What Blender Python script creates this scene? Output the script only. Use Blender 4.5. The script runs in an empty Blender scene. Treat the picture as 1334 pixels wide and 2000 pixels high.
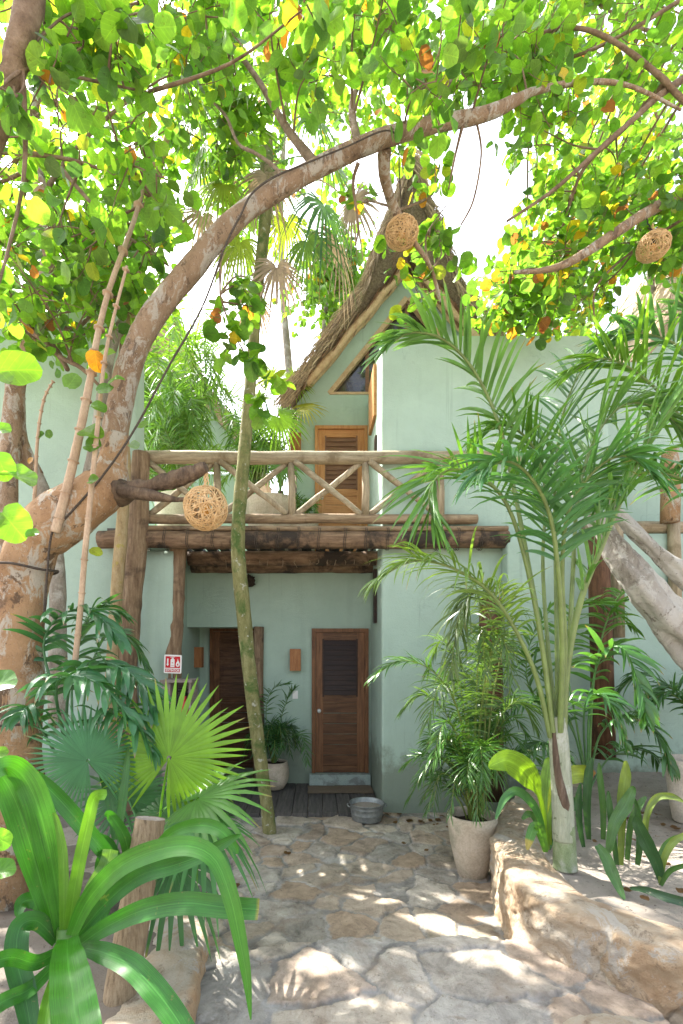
import bpy, math, random
import numpy as np
from mathutils import Vector, Matrix, noise as mnoise
R = random.Random(7)
NR = np.random.default_rng(7)
sc = bpy.context.scene
col = sc.collection
PI = math.pi
# ------------------------------------------------------------------ camera model: eye height, focal length in photo pixels
EYE, FP, CX, CY = 2.05, 950.0, 615.0, 1270.0
def P(px, py, d):
    return Vector(((px-CX)/FP*d, d, EYE+(CY-py)/FP*d))
def V3(*a): return Vector(a)

# ------------------------------------------------------------------ object bookkeeping
BASE = {}
def props(o, label=None, cat=None, group=None, kind=None):
    if label: o['label'] = label
    if cat: o['category'] = cat
    if group: o['group'] = group
    if kind: o['kind'] = kind
    return o
def thing(name, label, cat, loc, group=None):
    o = bpy.data.objects.new(name, None); col.objects.link(o)
    o.location = loc; o.empty_display_size = .1
    BASE[o.name] = Vector(loc)
    return props(o, label, cat, group)
def copy_tree(o, parent=None):
    c = o.copy(); col.objects.link(c)
    if parent: c.parent = parent
    for ch in o.children: copy_tree(ch, c)
    return c

class MB:
    """collects numpy geometry and links it as one mesh object"""
    def __init__(s): s.V=[]; s.F=[]; s.C=[]; s.U=[]; s.n=0; s.hasu=False
    def add(s, V, F, c=(1,1,1), u=None):
        V = np.asarray(V, dtype=np.float64).reshape(-1,3)
        s.V.append(V)
        s.U.append(np.zeros((len(V),3)) if u is None else np.asarray(u,dtype=np.float64)); s.hasu|=u is not None
        c = np.asarray(c, dtype=np.float64)
        if c.ndim == 1: c = np.tile(c, (len(V),1))
        s.C.append(c)
        if not isinstance(F, (list,tuple)) or (len(F) and not hasattr(F[0],'ndim')): F = [np.asarray(F)]
        for f in F:
            if len(f): s.F.append(f.astype(np.int64)+s.n)
        s.n += len(V)
    def box(s, x0,x1,y0,y1,z0,z1,c=(1,1,1)):
        V=[(x0,y0,z0),(x1,y0,z0),(x1,y1,z0),(x0,y1,z0),(x0,y0,z1),(x1,y0,z1),(x1,y1,z1),(x0,y1,z1)]
        F=np.array([(0,3,2,1),(4,5,6,7),(0,1,5,4),(1,2,6,5),(2,3,7,6),(3,0,4,7)])
        s.add(V,F,c)
    def prism(s, poly, y0, y1, c=(1,1,1)):
        """polygon in xz extruded along y; caps as fans from an inner point (poly must be star shaped)"""
        n=len(poly); cx=sum(p[0] for p in poly)/n; cz=sum(p[1] for p in poly)/n
        V=[(p[0],y0,p[1]) for p in poly]+[(p[0],y1,p[1]) for p in poly]+[(cx,y0,cz),(cx,y1,cz)]
        q=np.array([(i,i+n,(i+1)%n+n,(i+1)%n) for i in range(n)])
        t=np.array([(i,(i+1)%n,2*n) for i in range(n)]+[((i+1)%n+n,i+n,2*n+1) for i in range(n)])
        s.add(V,[q,t],c)
    def tube(s, pts, rad, seg=8, c=(1,1,1), lump=0, lf=3.0, caps=True, seed=0):
        pts=[Vector(p) for p in pts]; m=len(pts)
        if not hasattr(rad,'__len__'): rad=[rad]*m
        t0=(pts[1]-pts[0]).normalized()
        u=t0.cross(V3(0,0,1) if abs(t0.z)<.9 else V3(1,0,0)).normalized()
        V=[]
        for i in range(m):
            t=(pts[min(i+1,m-1)]-pts[max(i-1,0)]).normalized()
            u=(u-t*u.dot(t)).normalized(); w=t.cross(u)
            for k in range(seg):
                a=2*PI*k/seg; d=u*math.cos(a)+w*math.sin(a); r=rad[i]
                if lump:
                    q=(pts[i]+d*r)*lf+V3(seed*7.3,seed*3.1,0)
                    r*=1+lump*(mnoise.noise(q)+.6*mnoise.noise(q*2.3)+.35*mnoise.noise(q*5.1))
                V.append(pts[i]+d*r)
        q=[(i*seg+k,i*seg+(k+1)%seg,(i+1)*seg+(k+1)%seg,(i+1)*seg+k) for i in range(m-1) for k in range(seg)]
        F=[np.array(q)]
        if caps:
            V.append(pts[0]); V.append(pts[-1]); a=m*seg
            t=[((k+1)%seg,k,a) for k in range(seg)]+[((m-1)*seg+k,(m-1)*seg+(k+1)%seg,a+1) for k in range(seg)]
            F.append(np.array(t))
        s.add([tuple(v) for v in V],F,c)
    def lathe(s, prof, cx, cy, seg=28, c=(1,1,1), wob=0):
        V=[];m=len(prof)
        for i,(r,z) in enumerate(prof):
            for k in range(seg):
                a=2*PI*k/seg; rr=r*(1+wob*mnoise.noise(V3(math.cos(a)*2,math.sin(a)*2,z*6+cx)))
                V.append((cx+rr*math.cos(a),cy+rr*math.sin(a),z))
        F=np.array([(i*seg+k,i*seg+(k+1)%seg,(i+1)*seg+(k+1)%seg,(i+1)*seg+k) for i in range(m-1) for k in range(seg)])
        s.add(V,F,c)
    def build(s, name, mat, parent=None, loc=None, smooth=True, root=None):
        """parent: part's owner (vertices become local to the thing's base); loc: own base for a one-mesh thing"""
        V=np.concatenate(s.V); C=np.concatenate(s.C)
        if parent is not None: off=BASE[parent.name]
        elif loc is not None: off=Vector(loc)
        else: off=V3(0,0,0)
        V=V-np.array(off)
        me=bpy.data.meshes.new(name)
        me.vertices.add(len(V)); me.vertices.foreach_set('co',V.astype(np.float32).ravel())
        lv=np.concatenate([f.ravel() for f in s.F]); lt=np.concatenate([np.full(len(f),f.shape[1]) for f in s.F])
        ls=np.concatenate([[0],np.cumsum(lt)[:-1]])
        me.loops.add(len(lv)); me.loops.foreach_set('vertex_index',lv.astype(np.int32))
        me.polygons.add(len(lt)); me.polygons.foreach_set('loop_start',ls.astype(np.int32)); me.polygons.foreach_set('loop_total',lt.astype(np.int32))
        me.update(calc_edges=True)
        me.polygons.foreach_set('use_smooth',np.full(len(lt),bool(smooth)))
        at=me.color_attributes.new('tint','FLOAT_COLOR','POINT')
        at.data.foreach_set('color',np.concatenate([C,np.ones((len(C),1))],1).astype(np.float32).ravel())
        if s.hasu:
            au=me.attributes.new('blade','FLOAT_VECTOR','POINT'); au.data.foreach_set('vector',np.concatenate(s.U).astype(np.float32).ravel())
        me.validate()
        me.materials.append(mat)
        o=bpy.data.objects.new(name,me); col.objects.link(o)
        if parent is not None: o.parent=parent; BASE[o.name]=BASE[parent.name]
        else: o.location=off; BASE[o.name]=Vector(off)
        return o

def crom(pts, n, vals=None):
    """Catmull-Rom through control points; vals: matching scalar list"""
    pts=[Vector(p) for p in pts]; k=len(pts); out=[]; vo=[]
    for i in range(n+1):
        f=i/n*(k-1); j=min(int(f),k-2); t=f-j
        p0=pts[max(j-1,0)];p1=pts[j];p2=pts[j+1];p3=pts[min(j+2,k-1)]
        out.append(.5*((2*p1)+(p2-p0)*t+(2*p0-5*p1+4*p2-p3)*t*t+(3*p1-p0-3*p2+p3)*t*t*t))
        if vals is not None: vo.append(vals[j]*(1-t)+vals[j+1]*t)
    return (out,vo) if vals is not None else out
def limb(mb, spec, n=40, seg=12, lump=.12, lf=3.5, c=(1,1,1), seed=0):
    """spec: (px,py,depth,width px) control points of a trunk or branch"""
    pts=[P(a,b,d) for a,b,d,w in spec]; rad=[]
    for i,(a,b,d,w) in enumerate(spec):
        e=spec[min(i+1,len(spec)-1)]; f=spec[max(i-1,0)]; tx,ty=e[0]-f[0],e[1]-f[1]; q=math.hypot(tx,ty) or 1
        rx,ry=a-CX,b-CY; rl=math.hypot(rx,ry) or 1; k=math.sqrt(1+(rl/FP)**2)
        cr=(-ty*rx+tx*ry)/(q*rl)             # how far the thickness lies along the radius from the optical axis
        rad.append(w/FP*d/2/math.sqrt((1-cr*cr)+(cr*k)**2))
    p,r=crom(pts,n,rad); mb.tube(p,r,seg,c,lump,lf,seed=seed)
    return p

# ------------------------------------------------------------------ materials
class Nd:
    def __init__(s,name):
        s.m=bpy.data.materials.new(name); s.m.use_nodes=True; s.t=s.m.node_tree; s.t.nodes.clear()
        s.o=s.new('ShaderNodeOutputMaterial')
    def new(s,t,**k):
        n=s.t.nodes.new(t)
        for a,b in k.items(): setattr(n,a,b)
        return n
    def l(s,a,b): s.t.links.new(a,b)
    def coord(s,scale=(1,1,1),rot=(0,0,0)):
        c=s.new('ShaderNodeTexCoord'); m=s.new('ShaderNodeMapping'); m.inputs['Scale'].default_value=scale; m.inputs['Rotation'].default_value=rot
        s.l(c.outputs['Object'],m.inputs['Vector']); return m.outputs['Vector']
    def noise(s,vec,scale,detail=5,rough=.6,dist=0):
        n=s.new('ShaderNodeTexNoise'); n.inputs['Scale'].default_value=scale; n.inputs['Detail'].default_value=detail
        n.inputs['Roughness'].default_value=rough; n.inputs['Distortion'].default_value=dist; s.l(vec,n.inputs['Vector']); return n.outputs['Fac']
    def vor(s,vec,scale,feature='F1',out='Distance'):
        n=s.new('ShaderNodeTexVoronoi',feature=feature); n.inputs['Scale'].default_value=scale; s.l(vec,n.inputs['Vector']); return n.outputs[out]
    def ramp(s,f,stops):
        n=s.new('ShaderNodeValToRGB'); e=n.color_ramp.elements
        while len(e)<len(stops): e.new(.5)
        for el,(p,c) in zip(e,stops):
            el.position=p; el.color=(*c,1) if hasattr(c,'__len__') else (c,c,c,1)
        s.l(f,n.inputs['Fac']); return n.outputs['Color']
    def mix(s,f,a,b,mode='MIX'):
        n=s.new('ShaderNodeMix',data_type='RGBA',blend_type=mode)
        for sock,v in ((n.inputs[0],f),(n.inputs[6],a),(n.inputs[7],b)):
            if hasattr(v,'node'): s.l(v,sock)
            else: sock.default_value=v if not hasattr(v,'__len__') else (*v,1)
        return n.outputs[2]
    def attr(s):
        a=s.new('ShaderNodeAttribute'); a.attribute_name='tint'; return a.outputs['Color']
    def bump(s,h,strength,dist=.02):
        n=s.new('ShaderNodeBump'); n.inputs['Strength'].default_value=strength; n.inputs['Distance'].default_value=dist; s.l(h,n.inputs['Height']); return n.outputs['Normal']
    def pbr(s,colr,rough=.7,normal=None,spec=.3,metal=0):
        b=s.new('ShaderNodeBsdfPrincipled')
        if hasattr(colr,'node'): s.l(colr,b.inputs['Base Color'])
        else: b.inputs['Base Color'].default_value=(*colr,1)
        if hasattr(rough,'node'): s.l(rough,b.inputs['Roughness'])
        else: b.inputs['Roughness'].default_value=rough
        b.inputs['Specular IOR Level'].default_value=spec; b.inputs['Metallic'].default_value=metal
        if normal: s.l(normal,b.inputs['Normal'])
        return b.outputs[0]
    def end(s,sh): s.l(sh,s.o.inputs['Surface']); return s.m

def surf(name, cs, scale=(1,1,1), ns=4, rough=.75, bump=.3, bd=.02, patch=None, ps=1.2, pr=(.5,.62), spots=None, ss=30, tint=False, rot=(0,0,0), spec=.25, dist=0, fine=True):
    """noise-graded surface: cs = colour stops, patch = colour of large soft patches, spots = colour of small pits"""
    n=Nd(name); v=n.coord(scale,rot); v1=n.coord()
    f=n.noise(v,ns,6,.65,dist); k=len(cs)
    c=n.ramp(f,[(.28+.44*i/max(1,k-1),cs[i]) for i in range(k)])
    if patch:
        pf=n.ramp(n.noise(v1,ps,5,.65,.4),[(pr[0],0.),(pr[1],1.)]); c=n.mix(pf,c,patch)
    if spots:
        sf=n.ramp(n.noise(v1,ss,3,.6),[(.62,0.),(.70,1.)]); c=n.mix(sf,c,spots)
    if fine:
        ff=n.ramp(n.noise(v,ns*9,4,.7),[(.3,.78),(.7,1.12)]); c=n.mix(1.,c,ff,'MULTIPLY')
    if tint: c=n.mix(1.,c,n.attr(),'MULTIPLY')
    hb=n.mix(.4,f,n.noise(v,ns*6,5,.7))
    return n.end(n.pbr(c,rough,n.bump(hb,bump,bd),spec))

def leafmat(name, trans=.45, tc=(1.5,1.35,.5), rough=.42, spec=.35, var=.25, vein=''):
    n=Nd(name); v=n.coord(); a=n.attr()
    c=n.mix(1.,a,n.ramp(n.noise(v,9,4,.6),[(.3,1-var),(.7,1+var)]),'MULTIPLY'); hb=n.noise(v,40,3)
    if vein:
        at=n.new('ShaderNodeAttribute'); at.attribute_name='blade'; sp=n.new('ShaderNodeSeparateXYZ'); n.l(at.outputs['Vector'],sp.inputs[0])
        def mt(op,a_,b_=None,c_=None):
            q=n.new('ShaderNodeMath',operation=op)
            for i,x in enumerate((a_,b_,c_)):
                if x is None: continue
                if hasattr(x,'node'): n.l(x,q.inputs[i])
                else: q.inputs[i].default_value=x
            return q.outputs[0]
        X,Y=sp.outputs['X'],sp.outputs['Y']; ay=mt('ABSOLUTE',Y)
        mid=n.ramp(ay,[(.0,1.),(.05,0.)])
        if vein=='round':
            ph=mt('FRACT',mt('MULTIPLY',mt('SUBTRACT',X,mt('MULTIPLY',ay,.75)),2.6)); tri=mt('ABSOLUTE',mt('SUBTRACT',ph,.5))
            ve=n.mix(1.,n.ramp(tri,[(.0,.8),(.07,0.)]),mid,'LIGHTEN')
            c=n.mix(ve,c,n.mix(1.,c,(1.5,1.38,1.25),'MULTIPLY'))
            sp_=n.ramp(n.noise(v,50,4,.65),[(.62,0.),(.70,.9)]); c=n.mix(sp_,c,n.mix(1.,c,(.70,.45,.40),'MULTIPLY')); c=n.mix(n.ramp(n.noise(v,15,5,.7),[(.54,0.),(.68,.6)]),c,n.mix(1.,c,(.66,.62,.7),'MULTIPLY'))
        else:
            cv=n.new('ShaderNodeCombineXYZ'); n.l(mt('MULTIPLY',X,.6),cv.inputs[0]); n.l(mt('MULTIPLY',Y,15.),cv.inputs[1]); n.l(sp.outputs['Z'],cv.inputs[2])
            st=n.noise(cv.outputs[0],2.2,3,.6); c=n.mix(1.,c,n.ramp(st,[(.3,.60),(.7,1.3)]),'MULTIPLY'); hb=st
            c=n.mix(n.ramp(n.noise(v,34,5,.75),[(.64,0.),(.70,.6)]),c,(.16,.14,.05))
            c=n.mix(n.ramp(n.noise(v,16,5,.7),[(.66,0.),(.74,.55)]),c,(.22,.24,.05))
            rough=n.ramp(n.noise(v,7,4),[(.3,rough-.08),(.7,rough+.16)])
    bs=n.pbr(c,rough,n.bump(hb,.16,.01),spec)
    tr=n.new('ShaderNodeBsdfTranslucent'); n.l(n.mix(1.,c,tc,'MULTIPLY'),tr.inputs['Color'])
    m=n.new('ShaderNodeMixShader'); m.inputs[0].default_value=trans
    n.l(bs,m.inputs[1]); n.l(tr.outputs[0],m.inputs[2])
    return n.end(m.outputs[0])

M={}
def wallmat(name, base, streak, patch):
    n=Nd(name); v=n.coord(); vs=n.coord((3.2,3.2,.22))
    c=n.ramp(n.noise(v,1.1,6,.7,.3),[(.3,tuple(x*.90 for x in base)),(.7,tuple(x*1.08 for x in base))])
    c=n.mix(n.ramp(n.noise(vs,1.8,5,.65),[(.56,0.),(.78,.5)]),c,streak)
    c=n.mix(n.ramp(n.noise(v,3.1,6,.75,.8),[(.60,0.),(.72,.45)]),c,patch)
    c=n.mix(n.ramp(n.noise(n.coord((5,5,.14)),2.6,6,.7),[(.60,0.),(.70,.42)]),c,tuple(x*.62 for x in base))
    c=n.mix(n.ramp(n.noise(v,.8,7,.75,1.2),[(.50,0.),(.66,.35)]),c,tuple(x*1.14 for x in base))
    w_=n.new('ShaderNodeTexVoronoi',feature='DISTANCE_TO_EDGE'); w_.inputs['Scale'].default_value=.55
    nz=n.new('ShaderNodeTexNoise'); nz.inputs['Scale'].default_value=2.4; nz.inputs['Detail'].default_value=8; n.l(v,nz.inputs['Vector']); n.l(n.mix(.5,v,nz.outputs['Color']),w_.inputs['Vector'])
    hl=n.mix(1.,n.ramp(w_.outputs['Distance'],[(.0,1.),(.0035,0.)]),n.ramp(n.noise(v,1.3,3),[(.52,0.),(.62,.22)]),'MULTIPLY'); c=n.mix(hl,c,tuple(x*.45 for x in base))
    c=n.mix(n.ramp(n.noise(v,38,4,.7),[(.68,0.),(.73,.5)]),c,tuple(x*.6 for x in base))
    # damp staining that rises from the ground, with a ragged upper edge
    g=n.new('ShaderNodeNewGeometry'); sx=n.new('ShaderNodeSeparateXYZ'); n.l(g.outputs['Position'],sx.inputs[0])
    ad=n.new('ShaderNodeMath',operation='MULTIPLY_ADD'); n.l(n.noise(v,4,6,.7),ad.inputs[0]); ad.inputs[1].default_value=-1.1; n.l(sx.outputs['Z'],ad.inputs[2])
    c=n.mix(n.ramp(ad.outputs[0],[(-.1,.75),(.28,0.)]),c,(.16,.18,.13))
    h=n.mix(.45,n.noise(n.coord((1,1,2.2)),6,7,.7,.8),n.noise(v,70,4,.65))
    return n.end(n.pbr(c,.85,n.bump(h,.42,.03),.15))
M['wall']=wallmat('mint_render',(.375,.487,.408),(.29,.375,.315),(.43,.53,.46))
M['wood_log']=surf('weathered_log',[(.13,.085,.05),(.27,.19,.115),(.40,.31,.20)],(1,9,9),3,.8,.5,.02,patch=(.10,.07,.045),ps=2.2,pr=(.55,.7))
M['wood_logz']=surf('weathered_post',[(.12,.075,.045),(.25,.165,.10),(.38,.28,.18)],(9,9,1),3,.8,.6,.03,patch=(.09,.06,.04),ps=2.6,pr=(.52,.66))
M['beam']=surf('rusty_beam_log',[(.085,.055,.035),(.215,.135,.082),(.33,.225,.14)],(1.2,8,8),3,.8,.7,.03,patch=(.045,.034,.026),ps=2.8,pr=(.46,.60))
M['rail']=surf('bleached_rail_log',[(.20,.155,.095),(.34,.28,.185),(.46,.39,.28)],(1,10,10),3,.75,.4,.02,patch=(.20,.15,.09),ps=2)
M['railz']=surf('bleached_rail_post',[(.22,.165,.10),(.36,.29,.19),(.48,.40,.28)],(10,10,1),3,.75,.4,.02,patch=(.22,.17,.1),ps=2)
M['door_new']=surf('orange_cedar',[(.36,.15,.05),(.50,.24,.09),(.58,.31,.13)],(1.5,4,18),2.2,.5,.15,.01)
M['door_newv']=surf('orange_cedar_upright',[(.36,.15,.05),(.50,.24,.09),(.58,.31,.13)],(18,4,1.5),2.2,.5,.15,.01)
M['door_old']=surf('dark_stained_wood',[(.045,.021,.011),(.125,.058,.027),(.205,.10,.048)],(1.5,4,18),2.2,.5,.2,.01,patch=(.06,.025,.012),ps=2.0,pr=(.5,.7))
M['door_oldv']=surf('dark_stained_upright',[(.08,.035,.016),(.185,.083,.037),(.27,.13,.06)],(18,4,1.5),2.2,.5,.2,.01,patch=(.08,.03,.015),ps=2.0,pr=(.52,.7))
M['post_brown']=surf('red_brown_post',[(.05,.025,.013),(.125,.062,.032),(.20,.105,.055)],(9,9,1),3,.8,.5,.02,patch=(.06,.035,.02),ps=3)
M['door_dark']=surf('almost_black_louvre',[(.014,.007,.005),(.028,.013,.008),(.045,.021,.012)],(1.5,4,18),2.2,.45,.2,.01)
M['louvre_new']=surf('brown_louvre',[(.14,.07,.04),(.20,.105,.06),(.26,.14,.08)],(1.5,4,18),2.2,.5,.2,.01)
M['plank']=surf('grey_plank',[(.045,.042,.04),(.09,.083,.076),(.15,.135,.12)],(14,1.2,6),2,.75,.5,.02)
M['thatch']=surf('thatch',[(.10,.075,.05),(.22,.165,.11),(.34,.26,.18)],(10,10,10),4,.95,.9,.05,tint=True)
M['straw']=surf('straw',[(.20,.15,.10),(.34,.26,.17),(.46,.36,.25)],(6,6,6),5,.9,.3,.02,tint=True)
M['deadfrond']=surf('dry_thatch_underside',[(.16,.085,.05),(.28,.15,.09),(.36,.21,.13)],(14,3,3),4,.9,.6,.03)
M['pole']=surf('peeled_pole',[(.38,.24,.13),(.52,.37,.22),(.60,.46,.29)],(3,3,3),3,.7,.3,.02)
M['bark_orange_old']=surf('peeling_orange_bark',[(.26,.14,.07),(.40,.22,.10),(.52,.36,.22)],(2.4,2.4,1.0),3.4,.85,.9,.05,patch=(.46,.40,.31),ps=5.5,pr=(.54,.63),spots=(.15,.085,.05),ss=15)
M['bark_limb_old']=surf('tan_limb_bark',[(.24,.13,.07),(.36,.22,.125),(.46,.32,.20)],(1.6,1.6,1.6),5,.85,.9,.04,patch=(.52,.46,.38),ps=9,pr=(.60,.66),spots=(.14,.08,.05),ss=20)
M['bark_grey']=surf('grey_bark',[(.18,.15,.12),(.29,.25,.20),(.40,.36,.30)],(2,2,1),5,.9,.8,.04,patch=(.45,.42,.36),ps=5)
M['bark_dark']=surf('rough_dark_bark',[(.07,.05,.035),(.16,.11,.075),(.28,.2,.13)],(3,3,1.2),6,.95,1.,.06)
M['bark_brown']=surf('brown_branch_bark',[(.10,.065,.04),(.2,.135,.085),(.30,.22,.15)],(2,2,2),6,.9,.7,.03)
M['bark_white_old']=surf('pale_gnarled_wood',[(.24,.22,.19),(.40,.37,.33),(.52,.49,.44)],(1.5,3,3),3,.85,.9,.06,patch=(.19,.165,.14),ps=4,pr=(.56,.68))
M['moss']=surf('mossy_trunk',[(.11,.11,.045),(.20,.19,.075),(.30,.28,.14)],(3,3,1),5,.9,.6,.03,patch=(.075,.12,.03),ps=3.6,pr=(.5,.62),spots=(.42,.41,.34),ss=16)
M['lichen']=surf('lichen_trunk',[(.24,.16,.08),(.38,.28,.15),(.45,.36,.22)],(3,3,1),5,.9,.6,.03,patch=(.36,.30,.06),ps=6,pr=(.6,.7))
M['cane']=surf('bare_cane',[(.30,.20,.13),(.42,.30,.20),(.50,.38,.26)],(2,2,1),6,.8,.4,.02)
M['crownshaft']=surf('pale_crownshaft',[(.22,.28,.13),(.38,.42,.26),(.50,.52,.40)],(8,8,.8),3,.6,.3,.02,patch=(.55,.55,.48),ps=4,pr=(.52,.68))
M['shaftbase']=surf('grey_green_trunk',[(.19,.22,.14),(.29,.31,.22),(.38,.39,.30)],(7,7,.9),3,.7,.5,.02,patch=(.43,.43,.37),ps=4,pr=(.54,.66),spots=(.12,.14,.07),ss=18)
M['post_tan']=surf('cracked_tan_post',[(.10,.07,.045),(.30,.215,.13),(.40,.30,.19),(.46,.36,.245)],(26,26,1.1),2.6,.8,.9,.03,patch=(.22,.155,.10),ps=3.5,pr=(.5,.68))
M['shaftgreen']=surf('green_trunk_foot',[(.12,.16,.07),(.20,.25,.13),(.29,.32,.21)],(3,3,2),5,.75,.4,.02,patch=(.33,.34,.27),ps=5)
M['husk']=surf('dry_brown_sheath',[(.05,.035,.025),(.11,.075,.05),(.2,.15,.11)],(6,6,1),4,.85,.5,.02)
def barkmat(name,base,peel,light,dark,sc,wl,wd):
    """flaking bark: warped patches of fresh, old and lichened bark with cracks and specks"""
    n=Nd(name); v=n.coord((1,1,.55)); v1=n.coord()
    nz=n.new('ShaderNodeTexNoise'); nz.inputs['Scale'].default_value=sc*.8; nz.inputs['Detail'].default_value=5; n.l(v,nz.inputs['Vector']); vw=n.mix(.28,v,nz.outputs['Color'])
    c=n.ramp(n.noise(vw,sc,8,.72),[(.30,dark),(.42,base),(.55,peel),(.72,base)])
    c=n.mix(n.ramp(n.noise(vw,sc*1.7,7,.75,.6),[(.52,0.),(.57,wl)]),c,light)
    c=n.mix(n.ramp(n.noise(vw,sc*2.6,6,.7),[(.57,0.),(.62,wd)]),c,dark)
    c=n.mix(n.ramp(n.noise(v1,sc*9,4,.7),[(.62,0.),(.68,.8)]),c,light)
    c=n.mix(n.ramp(n.noise(v1,sc*13,4,.7),[(.63,0.),(.69,.8)]),c,tuple(x*.5 for x in dark))
    h=n.mix(.5,n.noise(vw,sc*1.7,7,.75,.6),n.noise(v1,sc*8,6,.75))
    return n.end(n.pbr(c,.88,n.bump(h,1.,.045),.15))
M['bark_orange']=barkmat('peeling_orange_bark',(.36,.215,.115),(.46,.29,.16),(.50,.45,.37),(.13,.085,.055),4.6,.9,.9)
M['bark_limb']=barkmat('tan_limb_bark',(.28,.185,.115),(.36,.25,.16),(.50,.46,.39),(.12,.08,.055),6.0,.75,.75)
M['bark_white']=barkmat('pale_gnarled_wood',(.36,.325,.285),(.44,.41,.37),(.54,.51,.46),(.16,.135,.11),3.0,.7,.8)
M['stone']=None
def stonemat(name, usetint=True):
    n=Nd(name); v=n.coord(); a=n.attr()
    c=n.mix(1.,a,n.ramp(n.noise(v,5,8,.72,.5),[(.30,.42),(.5,.95),(.70,1.35)]),'MULTIPLY')
    c=n.mix(n.ramp(n.noise(v,1.9,7,.72,.5),[(.52,0.),(.66,.55)]),c,(.21,.15,.10))
    c=n.mix(n.ramp(n.noise(v,13,6,.75,.6),[(.56,0.),(.66,.6)]),c,(.24,.19,.14))
    c=n.mix(n.ramp(n.noise(v,26,5,.75),[(.60,0.),(.70,.75)]),c,(.13,.105,.08))
    h=n.mix(.55,n.noise(v,11,8,.75),n.noise(v,60,5,.75))
    return n.end(n.pbr(c,.88,n.bump(h,.8,.03),.2))
M['stone']=stonemat('crazy_paving')
def rockmat():
    n=Nd('orange_rock'); v=n.coord(); a=n.attr()
    c=n.mix(1.,a,n.ramp(n.noise(v,3.4,9,.74,.8),[(.28,(.72,.60,.49)),(.44,(1.,.89,.77)),(.56,(1.1,1.08,1.03)),(.74,(.84,.78,.71))]),'MULTIPLY')
    c=n.mix(n.ramp(n.noise(v,9,8,.78,.5),[(.56,0.),(.63,.75)]),c,(.22,.16,.11))
    c=n.mix(n.ramp(n.noise(v,24,6,.75),[(.60,0.),(.70,.7)]),c,(.14,.105,.08))
    c=n.mix(n.ramp(n.noise(v,2.2,7,.75,1.),[(.57,0.),(.61,.8)]),c,(.52,.48,.42))
    h=n.mix(.5,n.noise(v,7,9,.78,.5),n.noise(v,48,6,.78))
    return n.end(n.pbr(c,.9,n.bump(h,1.,.05),.2))
M['rock']=rockmat()
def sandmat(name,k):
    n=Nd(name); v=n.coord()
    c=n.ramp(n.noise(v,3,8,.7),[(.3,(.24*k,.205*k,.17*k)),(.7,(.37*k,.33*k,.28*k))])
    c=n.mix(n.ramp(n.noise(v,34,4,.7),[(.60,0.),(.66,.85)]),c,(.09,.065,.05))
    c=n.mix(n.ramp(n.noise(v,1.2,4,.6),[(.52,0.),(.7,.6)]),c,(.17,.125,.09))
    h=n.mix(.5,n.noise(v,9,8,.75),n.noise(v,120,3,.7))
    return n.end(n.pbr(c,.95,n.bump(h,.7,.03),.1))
M['sand']=sandmat('pale_sand',1.); M['dark_sand']=sandmat('humus_sand',.55)  # left bed: the same sand, darker with soil and litter
M['pot']=surf('pale_pot',[(.42,.34,.25),(.50,.42,.32),(.56,.48,.38)],(1,1,1),6,.8,.15,.01,patch=(.38,.34,.25),ps=4)
M['potwhite']=surf('whitish_pot',[(.52,.45,.37),(.58,.51,.43),(.62,.55,.47)],(1,1,1),6,.8,.15,.01)
M['soil']=surf('soil',[(.03,.02,.014),(.06,.042,.03),(.10,.075,.05)],(1,1,1),25,.95,.8,.02)
def metalmat():
    n=Nd('galvanised'); v=n.coord()
    c=n.ramp(n.noise(v,14,5,.7),[(.3,(.20,.22,.22)),(.7,(.40,.42,.41))])
    return n.end(n.pbr(c,.5,n.bump(n.noise(v,20,4),.15,.01),.5,.7))
M['metal']=metalmat()
M['darkmetal']=surf('dark_tub',[(.02,.024,.028),(.045,.05,.055),(.08,.085,.09)],(1,1,6),4,.45,.2,.01,spec=.5)
M['wicker']=surf('wicker',[(.50,.30,.13),(.62,.41,.20),(.70,.50,.28)],(4,4,4),5,.6,.2,.005)
M['wickerdark']=surf('dark_twigs',[(.015,.012,.01),(.04,.03,.022),(.08,.06,.045)],(4,4,4),8,.9,.3,.01)
M['black']=surf('black_plastic',[(.012,.012,.012),(.02,.02,.02),(.03,.03,.03)],ns=10,rough=.5,bump=.1)
M['rope']=surf('dark_rope',[(.04,.032,.026),(.09,.07,.055),(.15,.12,.095)],(3,3,30),6,.9,.7,.02)
M['amber']=surf('amber_bulb',[(.70,.30,.05),(.75,.36,.08),(.8,.42,.1)],ns=10,rough=.25,bump=.05,spec=.5)
M['signwhite']=surf('sign_white',[(.74,.73,.70),(.78,.77,.74),(.8,.79,.77)],ns=20,rough=.5,bump=.02,fine=False)
M['signred']=surf('sign_red',[(.48,.012,.02),(.52,.015,.024),(.55,.02,.03)],ns=20,rough=.45,bump=.02,fine=False)
M['red']=surf('red_enamel',[(.50,.012,.018),(.55,.016,.022),(.60,.02,.03)],ns=8,rough=.3,bump=.02,spec=.5)
M['plastic']=surf('white_plastic',[(.72,.72,.69),(.76,.76,.73),(.79,.79,.76)],ns=12,rough=.4,bump=.02,fine=False)
M['mat']=surf('coir_mat',[(.13,.095,.065),(.19,.145,.10),(.25,.195,.14)],(40,6,1),6,.98,.8,.01)
M['concrete']=surf('mint_step',[(.26,.32,.29),(.33,.40,.36),(.40,.46,.42)],ns=7,rough=.85,bump=.4,patch=(.22,.24,.22),ps=5)
M['boxgrey']=surf('weathered_box',[(.16,.13,.11),(.26,.22,.19),(.36,.32,.28)],(2,2,9),4,.85,.4,.01)
M['knob']=surf('steel_knob',[(.55,.55,.53),(.65,.65,.62),(.72,.72,.7)],ns=10,rough=.25,bump=.02,spec=.6)
M['lampwood']=surf('lamp_wood',[(.24,.09,.032),(.36,.155,.06),(.44,.21,.09)],(9,9,1.4),3,.55,.2,.01)
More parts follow.
